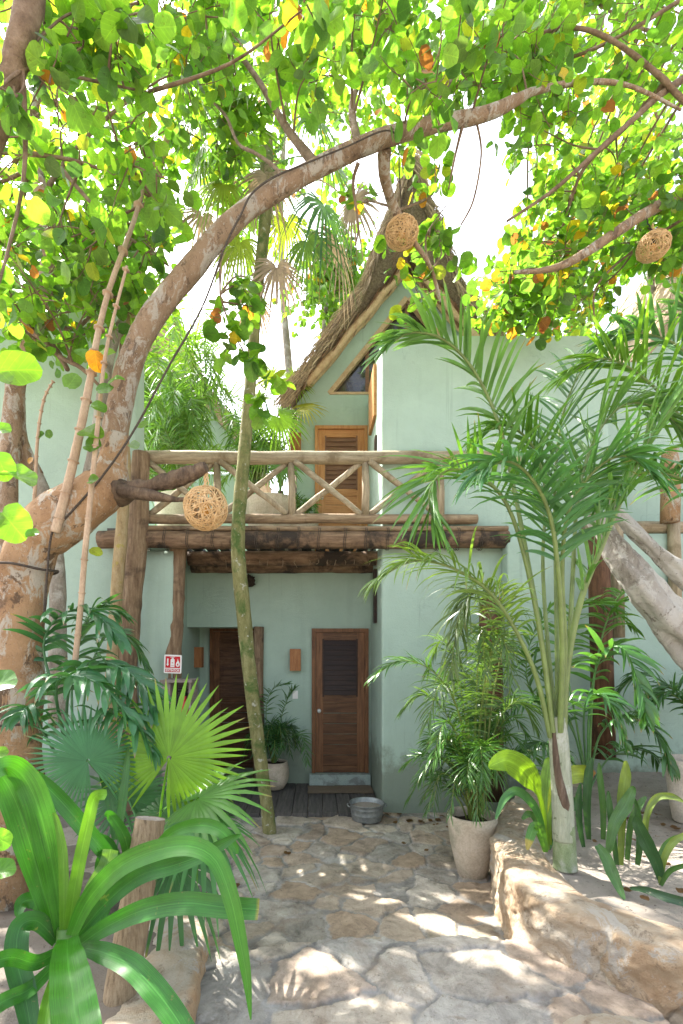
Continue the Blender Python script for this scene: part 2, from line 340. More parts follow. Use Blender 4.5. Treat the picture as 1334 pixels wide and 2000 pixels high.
def glassmat():
    n=Nd('dark_glass'); v=n.coord()
    c=n.ramp(n.noise(v,5,5,.7),[(.4,(.02,.018,.014)),(.7,(.07,.055,.04))])
    return n.end(n.pbr(c,.06,None,.8))
M['glass']=glassmat()
M['leaf']=leafmat('sea_grape_leaf',.58,(1.5,1.58,.6),.40,.4,.22,'round')
M['palm']=leafmat('palm_leaflet',.36,(1.5,1.4,.5),.30,.6,.2)
M['fan']=leafmat('fan_palm_leaf',.38,(1.5,1.4,.5),.38,.45,.15)
M['strap']=leafmat('strap_leaf',.27,(1.5,1.45,.4),.34,.5,.16,'strap')
M['dead']=leafmat('dead_frond',.25,(1.2,1.1,.9),.8,.15,.3)

# ------------------------------------------------------------------ foliage builders
G_SEA=[(.115,.25,.03),(.145,.29,.034),(.17,.32,.038),(.095,.21,.036),(.195,.34,.045),(.12,.23,.055)]
def leaf_tint(r=R, warm=.04):
    q=r.random()
    if q>.90: return R.choice([(.07,.13,.03),(.10,.16,.05),(.055,.12,.035)])
    if q<warm*.45: return (.52,.36,.03)
    if q<warm*.75: return (.46,.18,.03)
    if q<warm: return (.27,.10,.045)
    if q<warm+.03: return (.27,.32,.035)
    c=r.choice(G_SEA); k=r.uniform(.85,1.2); return (c[0]*k,c[1]*k,c[2]*k)
def leaf_template(n=12, big=False, seed=0):
    """round sea grape leaf: stalk at the origin, blade along +x, cupped and folded on the midrib"""
    V=[];rings=[.5,1.] if big else [1.]
    V.append((.95,0,-.04))
    for rr in rings:
        for k in range(n):
            a=PI+2*PI*(k)/n
            wv=1+.05*math.sin(2*a+seed*1.7)+.035*math.sin(5*a+seed*2.9)+.02*math.sin(9*a+seed)
            x=1.+1.0*math.cos(a)*rr*wv; y=(1.08-.06*(seed%3))*math.sin(a)*rr*wv
            if k==0 and rr==1.: x+=.16
            z=(.16+.10*math.sin(seed*2.1))*(abs(y)**1.5)-(.10+.08*math.cos(seed*1.3))*((x-1)**2)+.06*math.sin(3*a+seed)*rr+.03*math.sin(7*a+seed)*rr
            V.append((x,y,z))
    t=[(0,1+k,1+(k+1)%n) for k in range(n)]
    F=[np.array(t)]
    if big: F.append(np.array([(1+k,1+n+k,1+n+(k+1)%n,1+(k+1)%n) for k in range(n)]))
    return np.array(V),F
LTS=[leaf_template(12,False,k) for k in range(6)]; LTBS=[leaf_template(20,True,k) for k in range(6)]; LT='small'; LTB='big'
def put_leaf(mb, base, axis, normal, s, tint, tpl=LT):
    if tpl=='small': tpl=R.choice(LTS)
    elif tpl=='big': tpl=R.choice(LTBS)
    x=Vector(axis).normalized(); n=Vector(normal); y=n.cross(x)
    if y.length<1e-3: y=V3(1,0,0).cross(x)
    y.normalize(); z=x.cross(y)
    A=np.array([x,y,z])*s*R.uniform(.92,1.08)
    A[1]*=R.uniform(.85,1.1); A[2]*=R.uniform(.2,1.8)
    mb.add(tpl[0]@A+np.array(base), tpl[1], tint, tpl[0])
def rnd(r=R):
    while True:
        v=V3(r.uniform(-1,1),r.uniform(-1,1),r.uniform(-1,1))
        if .05<v.length<1: return v.normalized()
def twig(mbL, mbB, p, d, L, s, warm=.04, tpl=LT, gap=.085, rad=.006):
    """one leafy twig: a thin curving stem with alternate round leaves"""
    n=max(3,int(L/gap)); pts=[p]; q=Vector(p); d=Vector(d)
    for i in range(n):
        d=(d+rnd()*.28+V3(0,0,-.03)).normalized(); q=q+d*(L/n); pts.append(q.copy())
    mbB.tube(pts,[rad*(1-.7*i/n) for i in range(n+1)],4,caps=False)
    for i in range(1,n+1):
        for rep in range(2 if R.random()<.35 or i==n else 1):
            side=d.cross(V3(0,0,1)); 
            if side.length<.1: side=V3(1,0,0)
            side=side.normalized()*(1 if (i+rep)%2 else -1)
            ax=(side*R.uniform(.5,1.1)+d*.5+rnd()*.5+V3(0,0,-.25)).normalized()
            nn=(V3(0,0,1)*.75+rnd()*.95).normalized()
            put_leaf(mbL,pts[i]+ax*.02,ax,nn,s*R.uniform(.65,1.2)*.5*1.0,leaf_tint(warm=warm),tpl)
def clump(mbL, mbB, skel, c, r, nt, s, warm=.04, down=.1, tpl=LT, gap=.085, link=True):
    """a leafy bough: a branch from the nearest point of the skeleton to c, then twigs all round its end"""
    c=Vector(c)
    if link and skel:
        b=min(skel,key=lambda q:(q-c).length)
        L=(b-c).length
        mid=(b+c)/2+rnd()*L*.14+V3(0,0,L*.06)
        pts=crom([b,mid,c],12); w=.007+.006*min(L,2.5)
        mbB.tube(pts,[w*(1-.65*i/12) for i in range(13)],6,caps=False)
        ax=[pts[7],pts[9],pts[11],c]
    else: ax=[c]
    for i in range(nt):
        d=rnd(); d=(d+V3(0,0,-down)).normalized()
        twig(mbL,mbB,R.choice(ax)+rnd()*r*.22,d,r*R.uniform(.65,1.15),s,warm,tpl,gap)

def frond(mb, ctrl, n=34, L=.45, W=.035, droop=.5, v=.25, u0=.22, a0=68, a1=24, tint=(.08,.19,.03), rw=.012, seg=4, tipb=.0, ref=None, jit=.12, prof=None, stem=None, three=False):
    """feather frond: rachis through ctrl, two ranks of narrow leaflets that arch and droop"""
    rp=crom(ctrl,28); m=28
    st=stem or tuple(min(1,x*1.5+.04) for x in tint)
    mb.tube(rp,[rw*(1-.85*i/m)+.0015 for i in range(m+1)],6,st,caps=False)
    for sgn in (1,-1):
        for i in range(n):
            vv=(i+R.uniform(.2,.8))/n; u=u0+(1-u0)*vv; f=u*m; j=min(int(f),m-1)
            p=rp[j].lerp(rp[j+1],f-j); t=(rp[min(j+2,m)]-rp[max(j-1,0)]).normalized()
            up=Vector(ref) if ref else V3(0,0,1)
            s=t.cross(up)
            if s.length<.25: s=s+t.cross(V3(0,-1,.3))
            s.normalize(); d=s.cross(t)
            a=math.radians(a0+(a1-a0)*vv**1.2+R.uniform(-11,11)); ve=v+R.uniform(-.42,.42)
            dr=(t*math.cos(a)+(s*sgn*math.cos(ve)+d*math.sin(ve))*math.sin(a)).normalized()
            ll=L*(prof(vv) if prof else (.55+.45*math.sin(PI*min(1,.12+vv*.9))) )*R.uniform(.75,1.15)
            wv=(t-dr*t.dot(dr)).normalized(); wv=(wv+d*R.uniform(-1.1,1.1)).normalized(); wv=(wv-dr*wv.dot(dr)).normalized()
            nn=wv.cross(dr); pts=[];q=p.copy(); dd=dr.copy(); k=R.uniform(.4,1.7)*droop
            ws=[.45,1.,.95,.62,.06] if seg==4 else [.45,.85,1.,.95,.8,.5,.05]
            Vt=[]; Ct=[]
            cc=np.array(tint)*R.uniform(1-jit,1+jit)
            for e in range(seg+1):
                h=W*.5*ws[e]
                if three: Vt+= [tuple(q-wv*h),tuple(q+nn*h*.45),tuple(q+wv*h)]
                else: Vt+= [tuple(q-wv*h),tuple(q+wv*h)]
                brown=tipb>0 and e==seg and R.random()<tipb
                ck=np.array((.30,.17,.07)) if brown else cc*(1+.06*e)
                Ct+= [ck]*(3 if three else 2)
                dd=(dd+V3(0,0,-k*(.5+e*.5)/seg)).normalized(); q=q+dd*(ll/seg)
            if three: F=np.array([(3*e+x,3*e+x+1,3*e+x+4,3*e+x+3) for e in range(seg) for x in (0,1)])
            else: F=np.array([(2*e,2*e+1,2*e+3,2*e+2) for e in range(seg)])
            mb.add(Vt,F,np.array(Ct))

def fan(mb, base, c, axis, normal, Rr=.5, N=38, spread=155, joined=.42, droop=.25, pleat=.35, tint=(.09,.22,.03), back=None, pr=.008, tipb=.0, wid=1.0, ragged=.08):
    """fan frond: stalk from base to the hastula c, pleated segments joined to about half way then free"""
    c=Vector(c); a=Vector(axis).normalized(); n=Vector(normal); n=(n-a*n.dot(a)).normalized(); b=n.cross(a)
    if base is not None:
        base=Vector(base); mid=(base+c)/2+V3(0,0,.12*(base-c).length)
        mb.tube(crom([base,mid,c],10),[pr*(1.2-.4*i/10) for i in range(11)],6,tuple(min(1,x*1.5+.03) for x in tint),caps=False)
    dth=2*math.radians(spread)/N
    for i in range(N):
        th=-math.radians(spread)+(i+.5)*dth
        rr=Rr*(.80+.20*math.cos(th*.7))*R.uniform(1-ragged,1+ragged)
        d=a*math.cos(th)+b*math.sin(th); s=-a*math.sin(th)+b*math.cos(th)
        Vt=[];Ct=[]; cc=np.array(tint)*R.uniform(.86,1.14); tw=R.uniform(-.25,.25); k=R.uniform(.5,1.5)*droop
        for e,(f,w) in enumerate(((.03,1.),(joined*.55,1.),(joined,1.0),(.66,.0),(.85,.0),(1.,.0))):
            full=math.tan(dth/2)*rr*f*1.01
            if e<=2: h=full
            else: h=math.tan(dth/2)*rr*joined*{3:.80,4:.45,5:.04}[e]*wid
            q=c+d*(rr*f)+V3(0,0,-1)*(k*rr*max(0,f-joined*.6)**2*1.6)-n*(.12*rr*f*f)
            ss=s+n*tw*max(0,f-joined)
            Vt+= [tuple(q-ss*h),tuple(q+n*h*pleat),tuple(q+ss*h)]
            br=tipb>0 and e==5 and R.random()<tipb
            ck=np.array((.34,.22,.09)) if br else cc*(1+.12*f)
            Ct+= [ck]*3
        F=np.array([(3*e+x,3*e+x+1,3*e+x+4,3*e+x+3) for e in range(5) for x in (0,1)])
        mb.add(Vt,F,np.array(Ct))

def strap(mb, spec, tint, n=22, fold=.28, roll=0., prof=None, tip=(None,0), wave=.02, rib=1.35, ws=1.):
    """broad ribbon leaf through (px,py,depth,width px) points, gutter-folded along a paler midrib"""
    pts=[P(a,b,d) for a,b,d,w in spec]; wd=[w/FP*d*ws for a,b,d,w in spec]
    p,w=crom(pts,n,wd); Vt=[];Ct=[];Ut=[]
    for i in range(n+1):
        t=(p[min(i+1,n)]-p[max(i-1,0)]).normalized()
        vd=(p[i]-V3(0,0,EYE)).normalized()
        s=t.cross(vd)
        if s.length<.15: s=s+t.cross(V3(0,0,1))*.3
        s.normalize(); s=Matrix.Rotation(roll+.0*i,3,t)@s; nn=s.cross(t)
        if nn.dot(vd)>0: nn=-nn
        h=w[i]/2; zz=w[0]*37; wv=wave*math.sin(i*1.1+w[0]*90)
        k=np.array(tint); kk=k.copy()
        if tip[0] is not None and i/n>tip[1]: k=np.array(tip[0]); kk=k
        for f,dz,cc in ((-1,0,k*.94),(-.5,-.62,k),(-.07,-1,k),(0,-.96,np.minimum(kk*rib+.015,1)),(.07,-1,k),(.5,-.62,k),(1,0,k*.94)):
            Vt.append(tuple(p[i]+s*h*f+nn*(h*fold*dz+h*wv*abs(f)*(1 if f>0 else -1)*3))); Ct.append(cc); Ut.append((i/n*4,f,zz))
    F=np.array([(7*i+x,7*i+x+1,7*i+x+8,7*i+x+7) for i in range(n) for x in range(6)])
    mb.add(Vt,F,np.array(Ct),np.array(Ut))

# ================================================================== SETTING
def grid_obj(name, x0,x1,y0,y1,step,zf,mat,label=None,kind='structure',tintf=None):
    nx=int((x1-x0)/step)+1; ny=int((y1-y0)/step)+1
    xs=np.linspace(x0,x1,nx); ys=np.linspace(y0,y1,ny); X,Y=np.meshgrid(xs,ys)
    Z=zf(X,Y); V=np.stack([X,Y,Z],-1).reshape(-1,3)
    i=np.arange(nx*ny).reshape(ny,nx)
    F=np.stack([i[:-1,:-1],i[:-1,1:],i[1:,1:],i[1:,:-1]],-1).reshape(-1,4)
    mb=MB(); mb.add(V,F,(1,1,1) if tintf is None else tintf(X,Y))
    return props(mb.build(name,mat),kind=kind)
def fnoise(X,Y,s,seed=0,oct=4):
    """cheap smooth value noise on a grid"""
    out=np.zeros_like(X); amp=1
    for o in range(oct):
        g=np.random.default_rng(seed+o).random((97,97)); u=(X*s)%96; v=(Y*s)%96
        a=u.astype(int); b=v.astype(int); fu=u-a; fv=v-b; fu=fu*fu*(3-2*fu); fv=fv*fv*(3-2*fv)
        out+=amp*((g[b,a]*(1-fu)+g[b,a+1]*fu)*(1-fv)+(g[b+1,a]*(1-fu)+g[b+1,a+1]*fu)*fv-.5)
        amp*=.5; s*=2.1
    return out
# ground: one sheet to the horizon
props((lambda mb:(mb.add([(-120,-120,-.03),(120,-120,-.03),(120,120,-.03),(-120,120,-.03)],np.array([(0,1,2,3)])),mb.build('ground',M['sand']))[1])(MB()),kind='structure')

def paving(name,x0,x1,y0,y1,step,z,seed,cell,cols,relief,edge=None,mort_col=(.30,.285,.26)):
    rng=np.random.default_rng(seed); pts=[]
    ny=int((y1-y0)/cell)+3; nx=int((x1-x0)/cell)+3
    for j in range(ny):
        for i in range(nx):
            if rng.random()<.16: continue
            pts.append((x0+(i-.7+rng.uniform(-.42,.42)+(j%2)*.5)*cell*1.12, y0+(j-.7+rng.uniform(-.42,.42))*cell))
    pts=np.array(pts); tone=rng.integers(0,len(cols),len(pts)); br=rng.uniform(.8,1.15,len(pts)); hh=rng.uniform(-.6,1,len(pts)); asp=rng.uniform(.82,1.2,len(pts)); wt=rng.uniform(0,.62,len(pts))**1.5*cell; tl=rng.uniform(-.03,.03,(len(pts),2))
    def calc(X,Y):
        wx=X+.10*fnoise(X+50,Y+50,3.1,seed+1)+.03*fnoise(X+50,Y+50,13,seed+2); wy=Y+.10*fnoise(X+50,Y+50,3.1,seed+5)+.03*fnoise(X+50,Y+50,13,seed+7)
        q=np.stack([wx.ravel(),wy.ravel()],-1); best=np.full(len(q),9.); sec=best.copy(); bi=np.zeros(len(q),int)
        for k,p in enumerate(pts):
            d=np.hypot((q[:,0]-p[0])*asp[k],(q[:,1]-p[1])/asp[k])-wt[k]; m=d<best
            sec=np.where(m,best,np.minimum(sec,d)); best=np.where(m,d,best); bi[m]=k
        e=(sec-best)+.022*fnoise(X+50,Y+50,22,seed+8).ravel(); mort=np.clip((e-.022)/.012,0,1).reshape(X.shape)
        return bi.reshape(X.shape),mort,e.reshape(X.shape)
    def zf(X,Y):
        b,m,e=calc(X,Y)
        zz=z+m*relief*(.6+.4*hh[b])+m*(tl[b,0]*(X-pts[b,0])+tl[b,1]*(Y-pts[b,1]))+.008*fnoise(X+50,Y+50,9,seed+3,6)*(.35+m)-.02*m*np.clip(fnoise(X+50,Y+50,14,seed+21,4)-.42,0,1)*3
        if edge is not None: zz=edge(X,Y,zz)
        return zz
    def tf(X,Y):
        b,m,e=calc(X,Y); c=np.array(cols)[tone[b]]*br[b][...,None]
        mo=np.array(mort_col)*(1+.5*fnoise(X+50,Y+50,6,seed+9)[...,None])
        return (c*m[...,None]+mo*(1-m[...,None])).reshape(-1,3)
    return grid_obj(name,x0,x1,y0,y1,step,zf,M['stone'],tintf=tf)
SC=[(.42,.365,.285),(.38,.325,.255),(.43,.39,.33),(.39,.30,.215),(.42,.35,.27),(.34,.315,.27),(.39,.31,.235),(.44,.395,.32)]
def low_edge(X,Y,Z):
    # rises gently towards the camera end and sinks into the sand on the left
    return Z+.02*np.clip((4.4-Y)/1.4,0,1)-.10*np.clip((-1.35-X+.3*fnoise(X+50,Y+50,2,77))/.3,0,1)
paving('stone_path',-1.9,2.6,2.9,6.35,.012,.0,11,.285,SC,.019,low_edge)
def step_edge(X,Y,Z):
    # the raised slab's far edge: ragged, rounded, dropping to the path
    lim=3.12+.12*fnoise(X+50,Y+50,1.7,31)+.05*fnoise(X+50,Y+50,7,33)+.06*np.sin(X*2.1)
    t=np.clip((Y-lim+.05)/.07,0,1)
    return Z-.20*t*t*(3-2*t)
paving('stone_step',-.75,1.75,.2,3.32,.011,.205,23,.40,[(.40,.355,.295),(.37,.325,.265),(.42,.38,.325),(.385,.31,.245),(.34,.32,.285)],.014,step_edge,(.27,.26,.245))

# raised sandy beds either side
OUT=[(2.9,5.75),(2.3,5.35),(1.78,4.72),(1.47,4.05),(1.34,3.45),(1.36,2.98),(1.60,2.66),(1.88,2.38),(2.5,1.8),(3.2,1.2)]
def polyx(y):
    """x of the right planter's outer edge at depth y (per side of its closest corner)"""
    return 0
opt=crom([V3(a,b,0) for a,b in OUT],150)
def inside_dist(X,Y):
    """signed distance from the planter outline, positive inside the bed"""
    q=np.stack([X.ravel(),Y.ravel()],-1); best=np.full(len(q),99.); sg=np.zeros(len(q))
    for i in range(len(opt)-1):
        a=np.array(opt[i][:2]); b=np.array(opt[i+1][:2]); d=b-a; L=d@d
        t=np.clip(((q-a)@d)/L,0,1); w=q-(a+t[:,None]*d); dd=np.hypot(w[:,0],w[:,1]); m=dd<best
        cr=d[0]*w[:,1]-d[1]*w[:,0]
        best=np.where(m,dd,best); sg=np.where(m,np.sign(cr),sg)
    return (best*sg).reshape(X.shape)
def bedz(X,Y):
    D=inside_dist(X,Y)
    z=.455+.05*fnoise(X+50,Y+50,2.2,41)+.02*fnoise(X+50,Y+50,11,43)+.05*np.clip((X-2.2)/2,0,1)+.06*np.clip((Y-4.2)/1.5,0,1)
    return np.where(D>.12,z,-.12)
# only cells well inside the outline are kept, the rim of the wall covers their border
def bed(name,x0,x1,y0,y1,step,zf,keep):
    nx=int((x1-x0)/step)+1; ny=int((y1-y0)/step)+1
    X,Y=np.meshgrid(np.linspace(x0,x1,nx),np.linspace(y0,y1,ny)); Z=zf(X,Y); K=keep(X,Y)
    V=np.stack([X,Y,Z],-1).reshape(-1,3); i=np.arange(nx*ny).reshape(ny,nx)
    F=np.stack([i[:-1,:-1],i[:-1,1:],i[1:,1:],i[1:,:-1]],-1).reshape(-1,4)
    k=K[:-1,:-1]&K[:-1,1:]&K[1:,1:]&K[1:,:-1]
    mb=MB(); mb.add(V,F[k.ravel()]); return props(mb.build(name,M['dark_sand' if name[:4]=='left' else 'sand']),kind='structure')
bed('sand_bed',1.3,8.5,1.0,5.9,.05,lambda X,Y:.455+.05*fnoise(X+50,Y+50,2.2,41)+.02*fnoise(X+50,Y+50,11,43)+.05*np.clip((X-2.2)/2,0,1)+.06*np.clip((Y-4.2)/1.5,0,1),lambda X,Y:inside_dist(X,Y)>.14)
def lbed(X,Y):
    e=np.clip((-.62-X)/.25,0,1)*np.clip((4.6-Y)/1.6,0,1)
    return -.05+.36*e+.05*fnoise(X+50,Y+50,1.8,51)+.02*fnoise(X+50,Y+50,10,53)
bed('left_sand_bed',-9,-.6,.6,6.05,.05,lambda X,Y:np.where((X>-1.45)&(Y>3.3),-.06,0)+lbed(X,Y)+.02,lambda X,Y:(X<-.86)|(Y>3.05)&(X<-.9))

# right retaining wall of orange limestone
def planter_wall():
    mb=MB(); n=420; path=crom([V3(a,b,0) for a,b in OUT],n)
    prof=[(-.02*(z/.5)**2,z) for z in np.linspace(-.08,.47,34)]+[(-.012,.492),(-.025,.508),(-.06,.518),(-.10,.52),(-.13,.523),(-.16,.524),(-.19,.523),(-.22,.52),(-.25,.517),(-.28,.512),(-.31,.506),(-.34,.498),(-.37,.485),(-.40,.455),(-.42,.38)]
    nf=34; V=[];C=[]
    for i,p in enumerate(path):
        t=(path[min(i+1,n)]-path[max(i-1,0)]).normalized(); o=V3(t.y,-t.x,0)   # outward
        for k,(q,z) in enumerate(prof):
            v=p+o*q+V3(0,0,z)
            w=v+.10*V3(mnoise.noise(v*3.1),mnoise.noise(v*3.1+V3(7,1,3)),mnoise.noise(v*3.1+V3(2,8,5)))
            ds,ps=mnoise.voronoi(V3(w.x*2.3,w.y*2.3,w.z*3.0)); ed=ds[1]-ds[0]; cr=max(0.,1-ed/.05)
            cell=mnoise.cell_vector(ps[0]*7.13)
            top=k>=nf+2
            h=.028*mnoise.noise(v*2.3)+.026*mnoise.noise(v*5.2+V3(3,1,2))+.022*mnoise.noise(v*13)+.014*mnoise.noise(v*29)+.020*(cell.x-.5)+(cell.y-.5)*.10*(z-ps[0].z/3.0)-.006*cr
            side=1 if not top else .5
            v=v+o*h*side+V3(0,0,(h*.18+.012*mnoise.noise(v*8)-.006*cr) if k>=nf and k<nf+13 else 0)
            V.append(tuple(v))
            g=1-.22*cr*cr
            base=((.48,.37,.26),(.52,.43,.33),(.53,.47,.39),(.50,.40,.30))[int(cell.z*3.99)] if not top else ((.47,.41,.34),(.44,.37,.29),(.50,.45,.39),(.46,.38,.30))[int(cell.z*3.99)]
            C.append(tuple(x*g for x in base))
    m=len(prof)
    F=np.array([(i*m+k,i*m+k+1,(i+1)*m+k+1,(i+1)*m+k) for i in range(n) for k in range(m-1)])
    mb.add(V,F,np.array(C))
    o=mb.build('retaining_wall',M['rock'],loc=(1.5,3.4,0))
    props(o,'curved low retaining wall of orange limestone holding the sandy bed','wall')
planter_wall()
# boulder-like step at lower right, kerb on the left
def rock(name,label,cat,cx,cy,z0,rx,ry,rz,seed,tint=(.47,.42,.35),flat=.8):
    mb=MB(); V=[];C=[];nu,nv=44,26
    for j in range(nv+1):
        for i in range(nu):
            a=2*PI*i/nu; b=-PI/2+PI*j/nv
            x,y,z=math.cos(b)*math.cos(a),math.cos(b)*math.sin(a),math.sin(b)
            pw=.45
            v=V3(math.copysign(abs(x)**pw,x) if 0 else x,y,z)
            s=1/max(abs(x)**3+abs(y)**3+abs(z)**5,1e-3)**.28
            v=v*s; w=V3(cx+v.x*rx,cy+v.y*ry,z0+v.z*rz)
            h=.06*mnoise.noise(w*3.3+V3(seed,0,0))+.03*mnoise.noise(w*8)+.012*mnoise.noise(w*21)
            V.append(tuple(w+v.normalized()*h)); C.append(tint)
    F=np.array([(j*nu+i,j*nu+(i+1)%nu,(j+1)*nu+(i+1)%nu,(j+1)*nu+i) for j in range(nv) for i in range(nu)])
    mb.add(V,F,np.array(C)); return props(mb.build(name,M['rock'],loc=(cx,cy,max(0,z0-rz))),label,cat)
rock('step_stone','rough pale boulder used as a step at the foot of the retaining wall','boulder',1.32,2.02,.12,.34,.34,.25,3)
def kerb():
    mb=MB(); n=90; V=[];C=[]
    path=crom([V3(-.70,3.12,0),V3(-.64,2.9,0),V3(-.60,2.5,0),V3(-.56,2.1,0),V3(-.54,1.6,0),V3(-.54,1.0,0)],n)
    prof=[(.0,.0),(.005,.1),(.0,.2),(-.005,.28),(-.02,.33),(-.05,.352),(-.10,.36),(-.16,.362),(-.22,.36),(-.28,.35),(-.34,.335),(-.40,.31),(-.44,.25),(-.46,.1)]
    for i,p in enumerate(path):
        for k,(q,z) in enumerate(prof):
            v=p+V3(q,0,z); h=.04*mnoise.noise(v*4)+.025*mnoise.noise(v*9+V3(5,5,5))+.012*mnoise.noise(v*22)
            V.append((v.x+(h*.6 if k<5 else 0),v.y,v.z+(h if k>3 else 0)))
            C.append((.50,.36,.23) if k<5 else (.46,.41,.33))
    m=len(prof); F=[np.array([(i*m+k,i*m+k+1,(i+1)*m+k+1,(i+1)*m+k) for i in range(n) for k in range(m-1)])]
    V.append((-.9,3.14,.15)); C.append((.46,.41,.33)); F.append(np.array([(k+1,k,len(V)-1) for k in range(m-1)]))
    mb.add(V,F,np.array(C)); props(mb.build('stone_kerb',M['rock'],loc=(-.6,2.2,0)),'low broken limestone kerb beside the sawn wooden post','kerb')
kerb()

# ================================================================== THE HOUSE
DW=7.3; ZF=3.55                      # depth of the door wall, height of the balcony floor
house=thing('thatched_house','two storey mint green house with steep thatched gable, balcony and wooden doors','house',(0.6,7.0,0))
w=MB()
# ground floor: back wall with the niche, side walls, soffit of the niche
w.box(-.845,.84,DW,DW+.2,0,3.48); w.box(-1.92,-.845,DW,DW+.2,2.396,3.48)
w.box(-1.92,-.6,8.1,8.3,0,2.60); w.box(-.845,-.6,DW+.2,8.1,0,2.60); w.box(-1.92,-.845,DW+.2,8.1,2.43,2.60)
w.box(-2.14,-1.92,6.32,8.8,0,3.48)
# upper gable wall
AX=1.49
PR=[(-1.78,6.0),(-1.69,6.13),(-.944,7.014),(-.657,7.354),(-.25,7.836),(0,8.13)]
gp=[(AX+a,z) for a,z in PR]+[(AX-a,z) for a,z in PR[-2::-1]]
# triangular opening is cut by building the gable from strips round it
win=[(.25,6.17),(1.49,7.70),(2.73,6.17)]
y0,y1=7.8,8.0
def quadxz(mb,pts):
    n=len(pts); V=[(p[0],y0,p[1]) for p in pts]+[(p[0],y1,p[1]) for p in pts]
    F=[np.array([(i,i+n,(i+1)%n+n,(i+1)%n) for i in range(n)])]
    F.append(np.array([tuple(range(n)),tuple(range(2*n-1,n-1,-1))])); mb.add(V,F)
xl,xr=AX-1.78,AX+1.78
quadxz(w,[(xl,ZF-.1),(xr,ZF-.1),(xr,6.0),(xl,6.0)])
quadxz(w,[(xl,6.0),(xr,6.0),(2.73,6.17),(.25,6.17)])
L=[(AX+a,z) for a,z in PR]; Wl=[(.25+(1.49-.25)*t,6.17+1.53*t) for t in (0,0,.42,.62,.86,1)]
for i in range(5):
    if i==0: quadxz(w,[L[0],Wl[0],L[1]])
    else: quadxz(w,[L[i],Wl[i],Wl[i+1],L[i+1]])
mir=lambda p:(2*AX-p[0],p[1])
for i in range(5):
    if i==0: quadxz(w,[mir(L[1]),mir(Wl[0]),mir(L[0])])
    else: quadxz(w,[mir(L[i+1]),mir(Wl[i+1]),mir(Wl[i]),mir(L[i])])
# the tall block to the right of the doors, with a shallower return further right
def rounded_block(mb,x0,x1,y0_,y1_,z0,z1,r=.03):
    # softened vertical arrises as hand-floated render has
    pts=[]
    for cx,cy,a0 in ((x0+r,y0_+r,180),(x1-r,y0_+r,270),(x1-r,y1_-r,0),(x0+r,y1_-r,90)):
        for k in range(5):
            a=math.radians(a0+90*k/4); pts.append((cx+r*math.cos(a),cy+r*math.sin(a)))
    n=len(pts); nz=24; V=[]
    for j in range(nz+1):
        z=z0+(z1-z0)*j/nz
        for x,y in pts:
            V.append((x+.008*mnoise.noise(V3(x*3,y*3,z*1.7)),y+.010*mnoise.noise(V3(x*2+9,y*3,z*1.5)),z))
    F=[np.array([(j*n+i,j*n+(i+1)%n,(j+1)*n+(i+1)%n,(j+1)*n+i) for j in range(nz) for i in range(n)])]
    V.append(((x0+x1)/2,(y0_+y1_)/2,z1)); c=len(V)-1
    F.append(np.array([(nz*n+i,nz*n+(i+1)%n,c) for i in range(n)]))
    mb.add(V,F)
rounded_block(w,.84,3.69,6.1,9.6,-.05,5.99)
w.box(3.69,4.9,6.55,9.6,0,5.93)
wall_o=w.build('wall',M['wall'],house,smooth=False)
# lower wall on the right, slightly proud
w=MB(); rounded_block(w,2.33,9.5,5.88,6.08,-.05,3.46,.03); 
props(w.build('lower_wall',M['wall'],house),)
# wooden slot windows in the side of the block
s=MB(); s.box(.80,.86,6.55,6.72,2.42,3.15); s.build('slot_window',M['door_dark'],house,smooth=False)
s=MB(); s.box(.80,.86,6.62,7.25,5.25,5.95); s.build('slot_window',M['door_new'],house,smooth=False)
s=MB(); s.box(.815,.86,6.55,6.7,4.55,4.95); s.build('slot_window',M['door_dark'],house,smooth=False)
# gable window
g=MB(); g.add([(.27,7.90,6.18),(1.49,7.90,7.67),(2.71,7.90,6.18)],np.array([(0,2,1)])); gw=g.build('gable_window',M['glass'],house,smooth=False)
f=MB()
def bar(mb,a,b,wd,ya,yb,c=(1,1,1)):
    a=V3(a[0],0,a[1]); b=V3(b[0],0,b[1]); d=(b-a).normalized(); n=V3(-d.z,0,d.x)*wd/2
    q=[a-n,b-n,b+n,a+n]; V=[(p.x,ya,p.z) for p in q]+[(p.x,yb,p.z) for p in q]
    mb.add(V,np.array([(0,1,2,3),(7,6,5,4),(0,4,5,1),(1,5,6,2),(2,6,7,3),(3,7,4,0)]),c)
bar(f,(.23,6.165),(1.47,7.70),.075,7.785,7.89); bar(f,(2.75,6.165),(1.51,7.70),.075,7.787,7.89); bar(f,(.23,6.17),(2.75,6.17),.04,7.789,7.89)
f.build('window_frame',M['pole'],gw,smooth=False)
f=MB()
for x in (.85,1.49,2.13): f.box(x-.03,x+.03,7.893,7.899,6.19,6.17+1.5*(1-abs(x-1.49)/1.24))
f.build('mullion',M['louvre_new'],gw,smooth=False)

